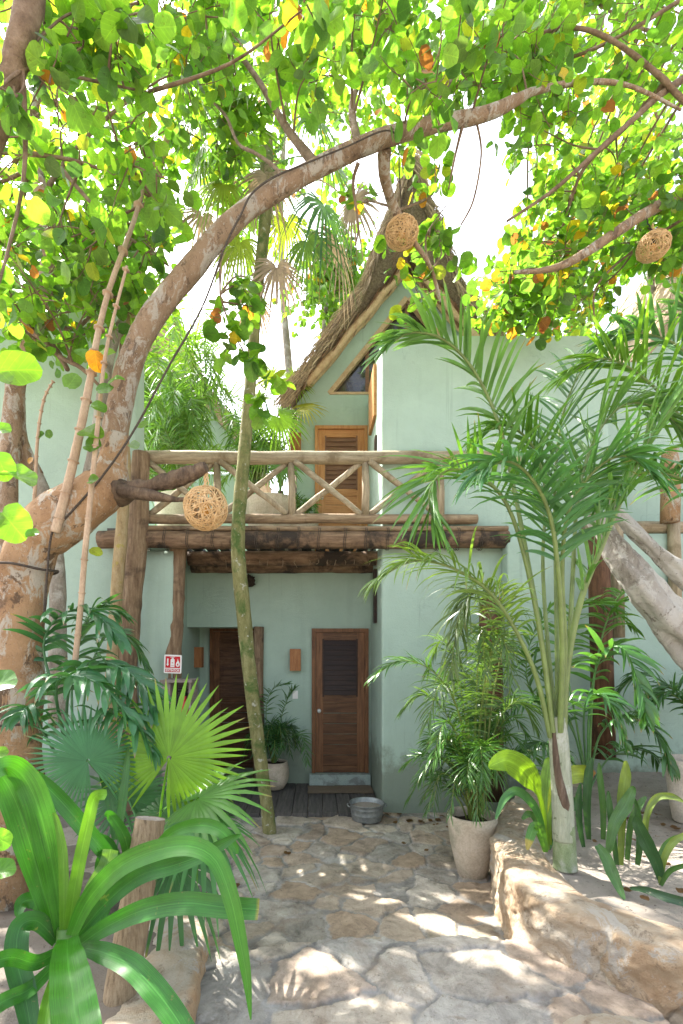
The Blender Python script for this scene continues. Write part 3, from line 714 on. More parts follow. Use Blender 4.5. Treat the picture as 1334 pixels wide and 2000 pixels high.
def door(x0,x1,z0,z1,y,mf,mfv,mp,ml,louvre,handle_left=True,label=None,cas=.055):
    """framed and ledged door: casing, stiles, louvre field, planked lower field, knob"""
    d=MB(); t=cas
    sx0,sx1,sz1=x0+t,x1-t,z1-t
    st=.115
    d.box(sx0,sx0+st,y-.03,y-.004,z0,sz1); d.box(sx1-st,sx1,y-.03,y-.004,z0,sz1)
    dr=d.build('door',mfv,house,smooth=False)
    if label: dr['label']=label
    c=MB(); c.box(x0,x0+t-.003,y-.06,y-.002,z0,z1); c.box(x1-t+.003,x1,y-.06,y-.002,z0,z1); c.box(x0+t-.003,x1-t+.003,y-.06,y-.002,z1-t+.003,z1)
    c.build('frame',mfv,dr,smooth=False)
    H=sz1-z0; zm=z0+H*louvre
    for a,b in ((sz1-.12,sz1),(zm-.05,zm+.06),(z0,z0+.10)):
        r=MB(); r.box(sx0+st,sx1-st,y-.028,y-.004,a,b); r.build('rail',mf,dr,smooth=False)
    p=MB(); za,zb=z0+.10,zm-.05; n=6
    for i in range(n):
        a=za+(zb-za)*i/n; b=za+(zb-za)*(i+1)/n
        p.box(sx0+st,sx1-st,y-.020+.003*(i%2),y-.004,a+.004,b-.004)
    p.build('plank_panel',mp,dr,smooth=False)
    l=MB(); za,zb=zm+.06,sz1-.12; n=11
    l.box(sx0+st,sx1-st,y-.008,y-.003,za,zb)
    for i in range(n):
        a=za+(zb-za)*(i+.08)/n; b=za+(zb-za)*(i+.96)/n; xa,xb=sx0+st,sx1-st
        l.add([(xa,y-.026,a),(xb,y-.026,a),(xb,y-.010,b),(xa,y-.010,b),(xa,y-.009,a),(xb,y-.009,a)],np.array([(0,1,2,3),(0,4,5,1)]))
    for q in ((sx0+st-.012,sx0+st+.012),(sx1-st-.012,sx1-st+.012)): l.box(q[0],q[1],y-.036,y-.028,za-.02,zb+.02)
    l.build('louvre',ml,dr,smooth=False)
    h=MB(); hx=sx0+.055 if handle_left else sx1-.055; hz=z0+.92
    for a,b,c_ in ((-.032,-.04,.022),): pass
    prof=[(.001,-.105),(.018,-.104),(.027,-.092),(.028,-.078),(.02,-.066),(.011,-.06),(.011,-.045),(.028,-.042),(.03,-.03)]
    V=[];k=14
    for r_,yy in prof:
        for i in range(k): V.append((hx+r_*math.cos(2*PI*i/k),y+yy,hz+r_*math.sin(2*PI*i/k)))
    h.add(V,np.array([(j*k+i,(j+1)*k+i,(j+1)*k+(i+1)%k,j*k+(i+1)%k) for j in range(len(prof)-1) for i in range(k)]))
    h.build('handle',M['knob'],dr)
    return dr
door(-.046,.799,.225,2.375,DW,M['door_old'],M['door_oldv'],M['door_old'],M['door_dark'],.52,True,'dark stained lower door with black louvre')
door(0.0,.84,ZF+.01,5.63,7.8,M['door_new'],M['door_newv'],M['door_new'],M['louvre_new'],.50,True,'orange cedar door on the balcony')
door(-1.74,-.86,.10,2.41,8.1,M['door_old'],M['door_oldv'],M['door_old'],M['door_old'],.5,False,'brown panelled door at the back of the niche')
s=MB(); s.box(-.08,.82,DW-.14,DW-.002,.0,.215); s.build('doorstep',M['concrete'],house,smooth=False)
s=MB(); s.tube([V3(-.84,7.26,0),V3(-.83,7.26,.8),V3(-.85,7.25,1.6),V3(-.84,7.26,2.40)],[.085,.075,.08,.075],10,lump=.2,lf=5); s.build('jamb_post',M['wood_logz'],house)

# balcony: floor of boards with gaps, three round beams, railing
s=MB(); x=-2.55; i=0
while x<2.3:
    wd=.140+R.uniform(-.01,.01); s.box(x,x+wd,5.97,7.79,ZF-.045+R.uniform(-.002,.002),ZF-.003+R.uniform(-.002,.002)); x+=wd+.06; i+=1
s.build('balcony_floor',M['plank'],house,smooth=False)
def logx(x0,x1,y,z,r,mat,name,parent,seg=14,lump=.06,taper=0,seed=0,sag=.012):
    mb=MB(); n=44
    pts=[V3(x0+(x1-x0)*i/n,y+sag*mnoise.noise(V3(i*.13+seed,1,0)),z+sag*mnoise.noise(V3(i*.11,seed,4))) for i in range(n+1)]
    mb.tube(pts,[r*(1-taper*i/n) for i in range(n+1)],seg,lump=lump,lf=4,seed=seed)
    return mb.build(name,mat,parent)
b1=logx(-2.64,2.36,5.97,3.405,.108,M['beam'],'beam',house,seed=1)
logx(-1.72,2.22,6.62,3.30,.098,M['beam'],'beam',house,seed=2)
logx(-1.80,2.1,7.1,3.265,.088,M['beam'],'beam',house,seed=3,lump=.12)
logx(-2.30,2.35,5.93,3.535,.030,M['wood_log'],'edge_pole',house,seed=4,lump=.1)
x=-2.1
while x<2.3:
    s=MB()
    for dx in (0,.022): 
        pts=[V3(x+dx+.01*math.sin(a*3),5.97+.117*math.cos(a),3.405+.145*math.sin(a)+.018) for a in [2*PI*k/18 for k in range(19)]]
        s.tube(pts,.004,4,caps=False)
    x+=R.uniform(.24,.34); s.build('lashing',M['rope'],b1)
x=-1.2
while x<2.2:
    s=MB(); p=V3(x,6.54,3.27); s.tube([p,p+V3(R.uniform(-.02,.02),-.06,-.05),p+V3(R.uniform(-.03,.03),-.05,-.05-R.uniform(.02,.08))],.0035,4,caps=False); x+=R.uniform(.11,.2); s.build('loose_twine',M['straw'],b1)
rl=logx(-2.20,2.3,6.0,4.425,.080,M['rail'],'railing',house,seed=5,lump=.07)
logx(-2.14,2.0,6.0,3.67,.060,M['wood_log'],'lower_rail',rl,seed=6,lump=.09)
BX=[-1.21,-.295,.62,1.54]
for i,x in enumerate(BX):
    mb=MB(); mb.tube([V3(x+R.uniform(-.01,.01),6,3.70),V3(x+.01,5.995,4.0),V3(x,6.0,4.36)],[.050,.047,.043],10,lump=.07,lf=5,seed=i); mb.build('baluster',M['railz'],rl)
ends=[-2.1]+BX
for i in range(4):
    a,b=ends[i]+.05,ends[i+1]-.05
    for k,(p,q) in enumerate(((V3(a,6.03,3.72),V3(b,6.03,4.37)),(V3(a,5.97,4.37),V3(b,5.97,3.72)))):
        mb=MB(); pts=[p.lerp(q,t/12)+V3(0,0,.012*mnoise.noise(V3(t*.4,i,k))) for t in range(13)]
        mb.tube(pts,[.041-.008*t/12 for t in range(13)],9,lump=.08,lf=6,seed=i*2+k); mb.build('brace',M['rail'] if (i+k)%2 else M['railz'],rl)
mb=MB(); limb(mb,[(276,885,5.9,36),(272,960,5.9,40),(268,1060,5.9,42),(256,1180,5.9,43),(248,1300,5.9,44),(246,1420,5.9,46),(246,1590,5.9,46)],40,12,.13,3,seed=11)
mb.build('corner_post',M['wood_logz'],house)
mb=MB(); limb(mb,[(349,1064,6.25,33),(346,1120,6.25,33),(343,1200,6.25,34),(337,1290,6.25,37),(333,1400,6.25,38),(332,1585,6.25,40)],40,12,.15,3,seed=12)
mb.build('support_post',M['wood_logz'],house)
# dark square post in front of the block and the one behind the gnarled trunk
mb=MB(); mb.tube([P(960,1560,5.7),P(960,1400,5.7),P(959,1290,5.7),P(958,1170,5.7)],[.14,.135,.13,.125],10,lump=.08,lf=4,seed=3); mb.build('support_post',M['post_brown'],house)
mb=MB(); mb.tube([P(1178,1480,5.6),P(1176,1300,5.6),P(1172,1180,5.6),P(1168,1040,5.6)],[.13,.12,.115,.11],10,lump=.1,lf=4,seed=4); mb.build('support_post',M['post_brown'],house)
# second balcony rail at the right, above the lower wall
r2=logx(3.3,6.5,5.95,3.55,.075,M['rail'],'side_railing',house,seed=8)
logx(3.3,6.5,5.95,3.12+.05,.05,M['wood_log'],'lower_rail',r2,seed=9)
for i,x in enumerate((3.62,4.3,4.95)):
    mb=MB(); mb.tube([V3(x,5.80,2.2),V3(x,5.82,3.2),V3(x+.02,5.86,3.6)],[.07,.07,.065],10,lump=.1,lf=4,seed=20+i); mb.build('baluster',M['railz'],r2)
mb=MB(); mb.tube([P(1308,1020,5.7),P(1310,960,5.7),P(1309,880,5.7)],[.1,.1,.095],10,lump=.1,lf=4); mb.build('side_post',M['bark_orange'],house)

# thatched roof: thick straw slopes with a high ridge, peeled poles along the verge, loose straw
PO=[(-1.95,6.03),(-1.78,6.27),(-1.43,6.77),(-1.08,7.27),(-.74,7.75),(-.53,8.36),(-.29,8.92),(-.15,9.3),(-.07,9.58),(0,9.72)]
PI_=[(-1.90,5.92),(-1.69,6.16),(-1.3,6.62),(-1.0,6.98),(-.7,7.33),(-.5,7.57),(-.3,7.80),(-.18,7.95),(-.08,8.07),(0,8.16)]
def roof_mesh(AXx,PO,PI_,ya,yb,ny=16,amp=.05,c=(1,1,1)):
    mb=MB(); prof=[(a,z) for a,z in PO]+[(-a,z) for a,z in PO[-2::-1]]; inn=[(a,z) for a,z in PI_]+[(-a,z) for a,z in PI_[-2::-1]]
    po=crom([V3(a,0,z) for a,z in prof],60); pi=crom([V3(a,0,z) for a,z in inn],60); V=[]
    for j in range(ny+1):
        y=ya+(yb-ya)*j/ny
        for p in po:
            q=V3(AXx+p.x,y,p.z); h=amp*(mnoise.noise(q*2.1)+.6*mnoise.noise(q*6)); V.append((q.x+h*(1 if p.x>0 else -1),y+(h if j==0 else 0),q.z+h))
        for p in pi: V.append((AXx+p.x,y,p.z))
    m=61; F=[]
    for j in range(ny):
        for i in range(60):
            a=j*2*m+i; b=(j+1)*2*m+i
            F.append((a,b,b+1,a+1)); F.append((a+m,a+m+1,b+m+1,b+m))
    for j in (0,ny):
        for i in range(60):
            a=j*2*m+i; F.append((a,a+1,a+m+1,a+m) if j==0 else (a,a+m,a+m+1,a+1))
    for j in range(ny):
        for i in (0,60):
            a=j*2*m+i;b=(j+1)*2*m+i; F.append((a,a+m,b+m,b) if i==0 else (a,b,b+m,a+m))
    mb.add(V,np.array(F),c); return mb,po,pi
mb,po,pi_=roof_mesh(AX,PO,PI_,7.47,12.5)
roof=mb.build('thatch_roof',M['thatch'],house)
def straw_skin(mb,AXx,po,ya,yb,n,ln=(.15,.45),front=.5):
    for _ in range(n):
        i=R.randrange(1,60); p=po[i]; t=(po[i-1]-po[i]) if p.x<0 else (po[min(i+1,60)]-po[i])
        if t.length<1e-4: continue
        t.normalize(); fr=R.random()<front
        y=ya+ (R.uniform(-.05,.10) if fr else R.uniform(0,1)**1.6*(yb-ya))
        a=V3(AXx+p.x,y,p.z)+(V3(R.uniform(-.02,.02),0,R.uniform(-.32,.03)) if fr else V3(0,0,R.uniform(0,.04)))
        out=V3(-.3 if p.x<0 else .3,0,.45)
        d=(t+out*R.uniform(0,.5)+V3(R.uniform(-.2,.2),-R.uniform(.0,.55) if fr else R.uniform(-.2,.2),-.12)).normalized(); l=R.uniform(*ln)
        s_=d.cross(V3(.3,1,.2)).normalized()*R.uniform(.003,.010)
        b=a+d*l*.6; c=b+(d+V3(0,0,-.5)).normalized()*l*.4; k=R.uniform(.55,1.35)
        mb.add([tuple(a-s_),tuple(a+s_),tuple(b+s_*.8),tuple(b-s_*.8),tuple(c)],[np.array([(0,1,2,3)]),np.array([(3,2,4)])],(k,k*R.uniform(.94,1),k*R.uniform(.85,1)))
mb=MB(); straw_skin(mb,AX,po,7.46,11,5600); mb.build('loose_straw',M['straw'],roof)
# layered underside of the verge (dry palm) and two poles each side
for sgn in (-1,1):
    for k,(dy,off,rr) in enumerate(((7.53,-.075,.058),(7.735,-.045,.046))):
        mb=MB(); pts=[]
        for i in range(4,27):
            p=pi_[i]; q=V3(AX+ (p.x if sgn<0 else -p.x),dy+.02*math.sin(i),p.z+off); pts.append(q)
        mb.tube(pts,[rr*(1+.1*math.sin(i*.7)) for i in range(len(pts))],10,lump=.08,lf=5,seed=k+sgn); mb.build('verge_pole',M['pole'],roof)
mb=MB()
for sgn in (-1,1):
    for i in range(3,28):
        p=pi_[i]; x=AX+(p.x if sgn<0 else -p.x)
        for y in np.arange(7.49,7.79,.06):
            for r_ in range(2):
                a=V3(x+R.uniform(-.03,.03),y+R.uniform(-.04,.04),p.z-.005); k=R.uniform(.6,1.2)
                t=(pi_[i-1]-pi_[i]).normalized(); t=V3(t.x if sgn<0 else -t.x,0,t.z)
                b=a+t*R.uniform(.1,.24)+V3(0,R.uniform(-.06,.06),-R.uniform(.0,.09)); sd=V3(0,R.uniform(.02,.05),0)
                mb.add([tuple(a-sd),tuple(a+sd),tuple(b+sd*.7),tuple(b-sd*.7)],np.array([(0,1,2,3)]),(k,k,k))
mb.build('verge_lining',M['deadfrond'],roof,smooth=False)

# ------------------------------------------------------------------ neighbouring walls and roofs
w=MB(); rounded_block(w,-9.0,-2.24,6.12,6.4,-.05,6.55,.03); rounded_block(w,-2.235,-1.785,6.14,6.36,-.05,3.30,.02)
props(w.build('green_wall',M['wall'],loc=(-4,6.2,0)),'tall mint green wall standing behind the orange barked leaning tree','wall')
def far_house(name,label,AXx,ya,yb,scale,zb,wallx,win_=False):
    h=thing(name,label,'house',(AXx,ya,0))
    PO2=[(a*scale,zb+(z-5.7)*scale*.92) for a,z in PO]; PI2=[(a*scale,zb+(z-5.7)*scale*.92) for a,z in PI_]
    mb,po2,pi2=roof_mesh(AXx,PO2,PI2,ya,yb,8,.05); rf=mb.build('thatch_roof',M['straw'],h)
    m2=MB(); straw_skin(m2,AXx,po2,ya,yb,1500,front=.35); m2.build('loose_straw',M['straw'],rf)
    m3=MB(); pts=[(AXx+p.x,p.z-.02) for p in pi2[::4]]
    m3.prism(pts,ya+.45,ya+.65); m3.box(AXx-wallx,AXx+wallx,ya+.45,ya+.65,0,zb+.1); m3.build('wall',M['wall'],h,smooth=False)
    if win_:
        m4=MB(); m4.prism([(AXx-.95,zb+.25),(AXx+.95,zb+.25),(AXx+.5,zb+.95),(AXx-.5,zb+.95)],ya+.40,ya+.44); wn=m4.build('gable_window',M['glass'],h,smooth=False)
        m5=MB()
        for a,b in (((-1.0,.22),(1.0,.22)),((-1.0,.22),(-.52,1.0)),((-.52,1.0),(.52,1.0)),((1.0,.22),(.52,1.0)),((-.3,.22),(-.3,1.0)),((.3,.22),(.3,1.0))):
            bar(m5,(AXx+a[0],zb+a[1]),(AXx+b[0],zb+b[1]),.07,ya+.36,ya+.395)
        m5.build('window_frame',M['louvre_new'],wn,smooth=False)
    return h
far_house('thatched_house','pale thatched house rising above the wall at the far right',(1420-CX)/FP*9.6,9.2,13,1.15,7.0,1.8,True)
far_house('thatched_house','thatched house half hidden by palms behind the left balcony',(330-CX)/FP*11.5,11,15,1.15,6.1,2.1)
w=MB(); rounded_block(w,4.9,12,6.9,7.1,0,6.1); props(w.build('green_wall',M['wall'],loc=(7,7,0)),'plain mint green wall behind the tall right hand palms','wall')
# ================================================================== TREES
def PL(l): return [P(*q) for q in l]
def skel_of(specs,n=30):
    out=[]
    for s in specs: out+=crom(PL([(a,b,d) for a,b,d,w in s]),n)
    return out
GAPS=[(350,300,34),(365,490,40),(420,470,32),(520,60,38),(610,660,100),(930,290,46),(960,400,62),(950,470,40),(1225,610,70),(470,770,70),(560,620,60),(690,40,26),(1010,260,26),(1190,300,22),(300,60,20),(905,30,20),(1075,430,26),(1160,560,30)]
def in_gap(px,py,m=1.):
    return any((px-a)**2+(py-b)**2<(r*m)**2 for a,b,r in GAPS)
def scatter(mbL,mbB,skel,x0,x1,y0,low,d0,d1,n,r,nt,s,warm=.022,down=.1,tpl=LT,gap=.085):
    k=0;tries=0
    while k<n and tries<n*40:
        tries+=1
        px=R.uniform(x0,x1); py=R.uniform(y0,low(px)); d=R.uniform(d0,d1)
        if in_gap(px,py,1.25): continue
        if 640<px<960 and py>270: continue
        clump(mbL,mbB,skel,P(px,py,d),r*R.uniform(.75,1.2),nt,s,warm,down,tpl,gap); k+=1
def lin(*pts):
    def f(x):
        for (a,b),(c,d) in zip(pts,pts[1:]):
            if x<=c: return b+(d-b)*max(0,(x-a))/(c-a)
        return pts[-1][1]
    return f

# --- the big leaning tree whose limb arches over the court
A_trunk=[(-8,1800,3.55,150),(20,1640,3.6,140),(28,1480,3.6,118),(36,1300,3.6,104),(46,1160,3.6,100),(62,1070,3.6,108),(88,1035,3.6,118),(140,1000,3.6,116),(203,952,3.6,104),(220,905,3.6,62),(228,850,3.6,50)]
A_limb=[(214,950,3.6,76),(220,890,3.6,56),(226,840,3.6,54),(237,780,3.6,55),(258,700,3.6,55),(297,622,3.62,56),(371,528,3.66,54),(452,436,3.7,50),(540,372,3.78,46),(650,313,3.86,45),(705,287,3.9,45),(760,266,3.95,44),(850,243,4.1,38),(950,222,4.2,34),(1010,195,4.3,26),(1045,178,4.35,19),(1140,160,4.5,15),(1230,168,4.6,12),(1330,215,4.7,8)]
A_stub=[(230,962,3.58,56),(262,954,3.5,34),(300,948,3.45,31),(350,932,3.4,33),(385,919,3.36,27),(402,912,3.34,22)]
A_down=[(752,290,4.0,28),(750,330,4.1,25),(757,370,4.25,22),(770,405,4.4,20),(800,460,4.5,13),(840,520,4.7,9),(860,590,4.9,6)]
A_up1=[(620,325,3.85,26),(560,250,4.2,16),(500,150,4.6,12),(430,60,5,8)]
A_up2=[(830,250,4.05,22),(880,160,4.6,14),(890,60,5.2,10),(930,-60,5.8,7)]
A_up3=[(700,290,3.9,20),(690,190,4.6,12),(740,100,5.2,9),(780,-30,5.8,7)]
ta=thing('sea_grape_tree','big orange barked leaning tree whose thick limb arches over the court','tree',P(0,1745,3.55))
mb=MB(); limb(mb,A_trunk,90,26,.10,3.2,seed=1); tr=mb.build('trunk',M['bark_orange'],ta)
mb=MB(); limb(mb,A_limb,130,20,.09,4.2,seed=2); mb.build('limb',M['bark_limb'],ta)
mb=MB(); limb(mb,A_stub,70,22,.34,7,seed=3)
mb.tube([P(236,958,3.5),P(300,968,3.42),P(345,976,3.38),P(375,975,3.36)],[.055,.040,.017,.012],10,lump=.16,lf=8); mb.build('broken_stub',M['bark_dark'],ta)
mb=MB(); limb(mb,A_down,50,12,.12,6,seed=4); mb.build('hanging_branch',M['bark_limb'],ta)
mb=MB(); 
for i,s in enumerate((A_up1,A_up2,A_up3)): limb(mb,s,40,10,.12,5,seed=5+i)
for s in ([(560,372,3.75,12),(540,330,3.9,9),(500,300,4.1,8),(465,280,4.3,7),(440,225,4.6,6),(405,190,4.9,5)],[(700,318,3.9,9),(690,360,4,6),(700,440,4.1,4),(694,480,4.2,3)],[(905,240,4.15,7),(890,300,4.2,5),(876,370,4.3,3)],[(930,235,4.2,6),(940,300,4.3,4),(925,390,4.4,4),(900,440,4.5,3)]): limb(mb,s,26,7,.1,5)
mb.build('branch',M['bark_brown'],ta)
skA=skel_of([A_limb[8:],A_up1,A_up2,A_up3]); skD=skel_of([A_down],40)
mL,mB=MB(),MB()
scatter(mL,mB,skA,420,1010,-170,lin((420,330),(520,330),(600,250),(760,220),(1010,180)),4.3,6.6,30,.50,8,.125)
scatter(mL,mB,skA,430,1000,-160,lin((430,200),(1000,150)),3.3,4.2,8,.36,7,.125)
for a,b,d,r,nt in ((762,510,4.8,.20,4),(815,550,4.9,.20,4),(855,470,5.,.22,4),(880,390,5.1,.24,5),(850,330,5.1,.22,4),(790,350,5,.26,5),(800,600,4.8,.12,2),(720,400,5.1,.2,3)): clump(mL,mB,skD,P(a,b,d),r,nt,.125,.11)
# sprig hanging in front of the slender trunk
sp=crom(PL([(430,575,3.75),(450,640,3.8),(478,690,3.85),(500,740,3.9),(530,770,3.9)]),14); mB.tube(sp,[.008-.0003*i for i in range(15)],5,caps=False)
mB.tube(crom(PL([(453,434,3.7),(432,500,3.7),(430,575,3.75)]),10),.009,5,caps=False)
for i in range(2,15):
    for k in range(2):
        d=(rnd()+V3(0,0,-.1)).normalized(); twig(mL,mB,sp[i],d,R.uniform(.06,.20),.12,.05,LTB,.07,.004) if R.random()<.42 else None
for a,b,d in ((505,600,4.0),(480,570,4),(520,560,4.1)): clump(mL,mB,sp,P(a,b,d),.16,2,.12,.03)
mB.build('twigs',M['bark_brown'],ta); mL.build('crown',M['leaf'],ta)

# --- grey trunk behind it, on the left
B_t=[(112,1420,5.0,40),(112,1300,5.0,38),(113,1165,5.,34),(110,1080,5.,30),(96,1000,4.95,30),(70,930,4.9,32),(38,870,4.8,38),(28,790,4.7,42),(38,715,4.65,44),(68,665,4.6,42),(86,600,4.6,38),(94,510,4.6,34),(92,430,4.6,32),(80,370,4.6,28),(66,300,4.7,22),(70,200,4.9,18),(100,60,5.2,14)]
B_low=[(10,1900,4.4,50),(14,1600,4.5,48),(16,1300,4.55,46),(14,1100,4.6,44),(14,960,4.62,44),(22,850,4.68,44),(30,770,4.7,42)]
B_1=[(82,660,4.6,20),(110,685,4.55,12),(132,722,4.5,10)]
B_2=[(30,610,4.5,14),(110,690,4.4,9),(160,720,4.3,8),(200,760,4.3,5)]
B_3=[(84,380,4.6,16),(140,300,4.8,11),(230,210,5.1,9),(330,110,5.5,7)]
B_4=[(60,300,3.9,12),(150,315,3.9,8),(230,345,3.9,7),(300,390,3.9,5)]
B_5=[(120,330,4.6,9),(200,420,4.5,7),(260,470,4.5,6),(330,520,4.5,4)]
B_6=[(86,620,4.6,14),(150,640,4.9,10),(210,560,5.2,8),(240,440,5.5,6)]
tb=thing('sea_grape_tree','pale grey trunk with kinked stem and leafy crown filling the upper left','tree',P(16,1640,4.5))
mb=MB(); limb(mb,B_low,50,14,.1,4,seed=21); limb(mb,B_t[5:],70,14,.12,4,seed=22); mb.build('trunk',M['bark_limb'],tb)
mb=MB(); limb(mb,B_t[:7],40,12,.12,4,seed=23)
mb.build('side_stem',M['bark_grey'],tb)
mb=MB()
for i,s in enumerate((B_1,B_2,B_3,B_4,B_5,B_6)): limb(mb,s,30,9,.12,6,seed=24+i)
mb.build('branch',M['bark_brown'],tb)
skB=skel_of([B_t[9:],B_2,B_3,B_4,B_5,B_6]); mL,mB=MB(),MB()
scatter(mL,mB,skB,-60,430,-170,lin((-60,640),(60,640),(150,640),(250,600),(330,480),(430,330)),4.1,6.4,38,.50,8,.122)
scatter(mL,mB,skB,-60,300,120,lin((-60,600),(250,560),(300,400)),3.1,4.0,10,.30,6,.115)
scatter(mL,mB,skB,-330,190,380,lin((-330,690),(190,620)),4.7,6.2,15,.42,8,.122)  # boughs added in the sun's path, mostly off-frame, to shade the foreground
scatter(mL,mB,skB,110,280,430,lin((110,600),(280,560)),5.1,6.0,7,.34,8,.118)  # a few more boughs added to break up the sun patch on the slab
for a,b,d,r,nt in ((40,640,4,.2,4),(120,600,4.4,.3,6),(200,640,4.6,.24,5),(215,560,4.5,.3,6),(180,520,4.3,.3,7),(60,560,4.3,.3,7),(120,500,4.3,.3,7),(270,560,5,.25,5),(330,440,5,.3,5),(20,500,3.6,.3,6)): clump(mL,mB,skB,P(a,b,d),r,nt,.118)
mB.build('twigs',M['bark_brown'],tb); mL.build('crown',M['leaf'],tb)

# --- near dark trunk in the top left corner
C_t=[(-700,2300,3.0,190),(-420,1500,2.9,150),(-150,700,2.75,100),(-40,330,2.6,70),(0,220,2.55,62),(30,120,2.5,62),(52,30,2.5,64),(78,-80,2.6,62),(130,-260,2.8,44)]
tc=thing('sea_grape_tree','dark near trunk slanting across the top left corner with large leaves','tree',P(-560,1900,2.95))
mb=MB(); limb(mb,C_t,90,18,.10,4,seed=31); mb.build('trunk',M['bark_brown'],tc)
C_1=[(44,135,2.5,16),(90,132,2.6,10),(150,150,2.75,8),(215,165,2.9,7),(290,180,3.1,5)]
C_2=[(60,90,2.5,10),(130,30,2.7,7),(190,20,2.9,6),(270,5,3.1,5)]
C_3=[(70,-20,2.5,14),(200,-60,2.8,10),(400,-120,3.2,8),(640,-60,3.4,6)]
mb=MB()
for s in (C_1,C_2,C_3): limb(mb,s,30,8,.12,6)
mb.build('branch',M['bark_brown'],tc)
skC=skel_of([C_1,C_2,C_3,C_t[5:]]); mL,mB=MB(),MB()
scatter(mL,mB,skC,-40,290,-150,lin((-40,120),(290,190)),2.7,3.6,9,.28,6,.112,.03,.1,LTB)
scatter(mL,mB,skC,290,700,-190,lin((290,40),(700,-20)),3.0,3.8,6,.28,5,.112,.03,.1,LTB)
for a,b,d,r,nt in ((20,200,2.4,.16,4),(110,190,2.6,.2,5),(150,80,2.7,.2,5),(230,110,2.9,.2,5),(590,20,2.6,.14,4),(280,20,2.6,.16,4),(0,330,2.5,.13,3),(-20,620,2.4,.1,3)): clump(mL,mB,skC,P(a,b,d),r,nt,.115,.03,.1,LTB)
mB.build('twigs',M['bark_brown'],tc); mL.build('crown',M['leaf'],tc)

# --- tree off to the right whose boughs reach in at the top right
D_t=[(1750,1420,5.2,130),(1700,1100,5.2,110),(1640,800,5.2,95),(1590,560,5.1,80),(1540,380,5.0,60),(1480,200,4.9,44),(1420,20,4.8,30)]
D_1=[(1490,330,4.9,24),(1334,195,4.7,18),(1290,150,4.65,17),(1200,82,4.6,15),(1120,54,4.6,12),(1030,72,4.6,7)]
D_2=[(1520,360,4.95,34),(1430,350,4.9,30),(1340,376,4.85,24),(1255,420,4.8,22),(1180,470,4.75,20),(1110,513,4.7,16),(1060,528,4.7,12),(1005,532,4.7,7)]
D_3=[(1340,150,4.8,16),(1290,185,4.7,13),(1240,230,4.65,12),(1170,292,4.6,10),(1080,372,4.6,8),(990,432,4.6,5)]
D_4=[(1300,160,4.7,12),(1220,250,5,9),(1140,330,5.2,7),(1100,440,5.4,5),(1070,520,5.5,4)]
D_5=[(1480,210,4.9,16),(1330,90,5.3,11),(1220,40,5.6,9),(1100,-40,6,7)]
D_6=[(1330,0,5,10),(1230,60,5,8),(1150,100,5.2,8),(1075,122,5.4,10),(1074,105,5.5,8)]
D_7=[(1420,360,4.9,10),(1330,430,5.1,6),(1250,480,5.3,5),(1165,560,5.3,4),(1166,660,5.3,3)]
td=thing('sea_grape_tree','tree off to the right with boughs and small leaves reaching in at upper right','tree',P(1760,1480,5.2))
mb=MB(); limb(mb,D_t,60,16,.12,4,seed=41); mb.build('trunk',M['bark_limb'],td)
mb=MB()
for i,s in enumerate((D_1,D_3,D_4,D_5,D_6,D_7)): limb(mb,s,36,9,.12,6,seed=42+i)
mb.build('branch',M['bark_brown'],td)
mb=MB(); limb(mb,D_2,60,12,.10,6,seed=48); mb.build('lantern_bough',M['bark_limb'],td)
skR=skel_of([D_1,D_2,D_3,D_4,D_5,D_6,D_7]); mL,mB=MB(),MB()
scatter(mL,mB,skR,960,1420,-170,lin((960,160),(1050,250),(1150,330),(1420,420)),4.6,7.2,40,.50,8,.120,.03)
scatter(mL,mB,skR,960,1180,470,lin((960,620),(1180,640)),5.0,7.5,17,.45,8,.125,.11)
scatter(mL,mB,skR,1240,1420,430,lin((1240,520),(1420,560)),4.9,6.5,10,.40,8,.128,.06)
scatter(mL,mB,skR,1050,1250,320,lin((1050,470),(1250,500)),5.0,7,12,.4,7,.125,.1)
for a,b,d,r,nt in ((1020,290,5.2,.32,7),(1065,370,5.4,.32,7),(1010,200,5,.34,7),(900,170,5.2,.3,6),(1110,440,5.6,.3,6)): clump(mL,mB,skR,P(a,b,d),r,nt,.118,.02)
mB.build('twigs',M['bark_brown'],td); mL.build('crown',M['leaf'],td)

# --- slim pale trunk beside the corner post
F_t=[(208,1560,5.6,28),(214,1400,5.6,26),(222,1240,5.6,25),(232,1100,5.6,25),(240,1000,5.6,25),(243,900,5.6,24),(238,800,5.6,24),(246,660,5.6,24),(262,560,5.6,26),(276,480,5.7,22),(300,380,5.9,16),(330,250,6.2,12)]
tf_=thing('sea_grape_tree','slim lichen marked trunk rising beside the balcony corner post','tree',P(208,1590,5.6))
mb=MB(); limb(mb,F_t,70,11,.12,4,seed=51); mb.build('trunk',M['lichen'],tf_)
mb=MB(); limb(mb,[(150,1010,5.3,22),(172,930,5.3,24),(190,840,5.3,25),(205,740,5.4,24),(225,660,5.5,22),(258,590,5.6,20)],40,10,.12,4,seed=52); mb.build('second_stem',M['bark_grey'],tf_)
mL,mB=MB(),MB(); skF=skel_of([F_t[8:]])
for a,b,d,r,nt in ((310,380,6.2,.45,8),(350,240,6.5,.5,9),(280,300,6.5,.5,9),(410,300,6.8,.5,8),(240,420,6.2,.4,8),(330,560,6.4,.35,5),(400,150,6.8,.5,9),(460,330,6.8,.4,6)): clump(mL,mB,skF,P(a,b,d),r,nt,.135)
mB.build('twigs',M['bark_brown'],tf_); mL.build('crown',M['leaf'],tf_)

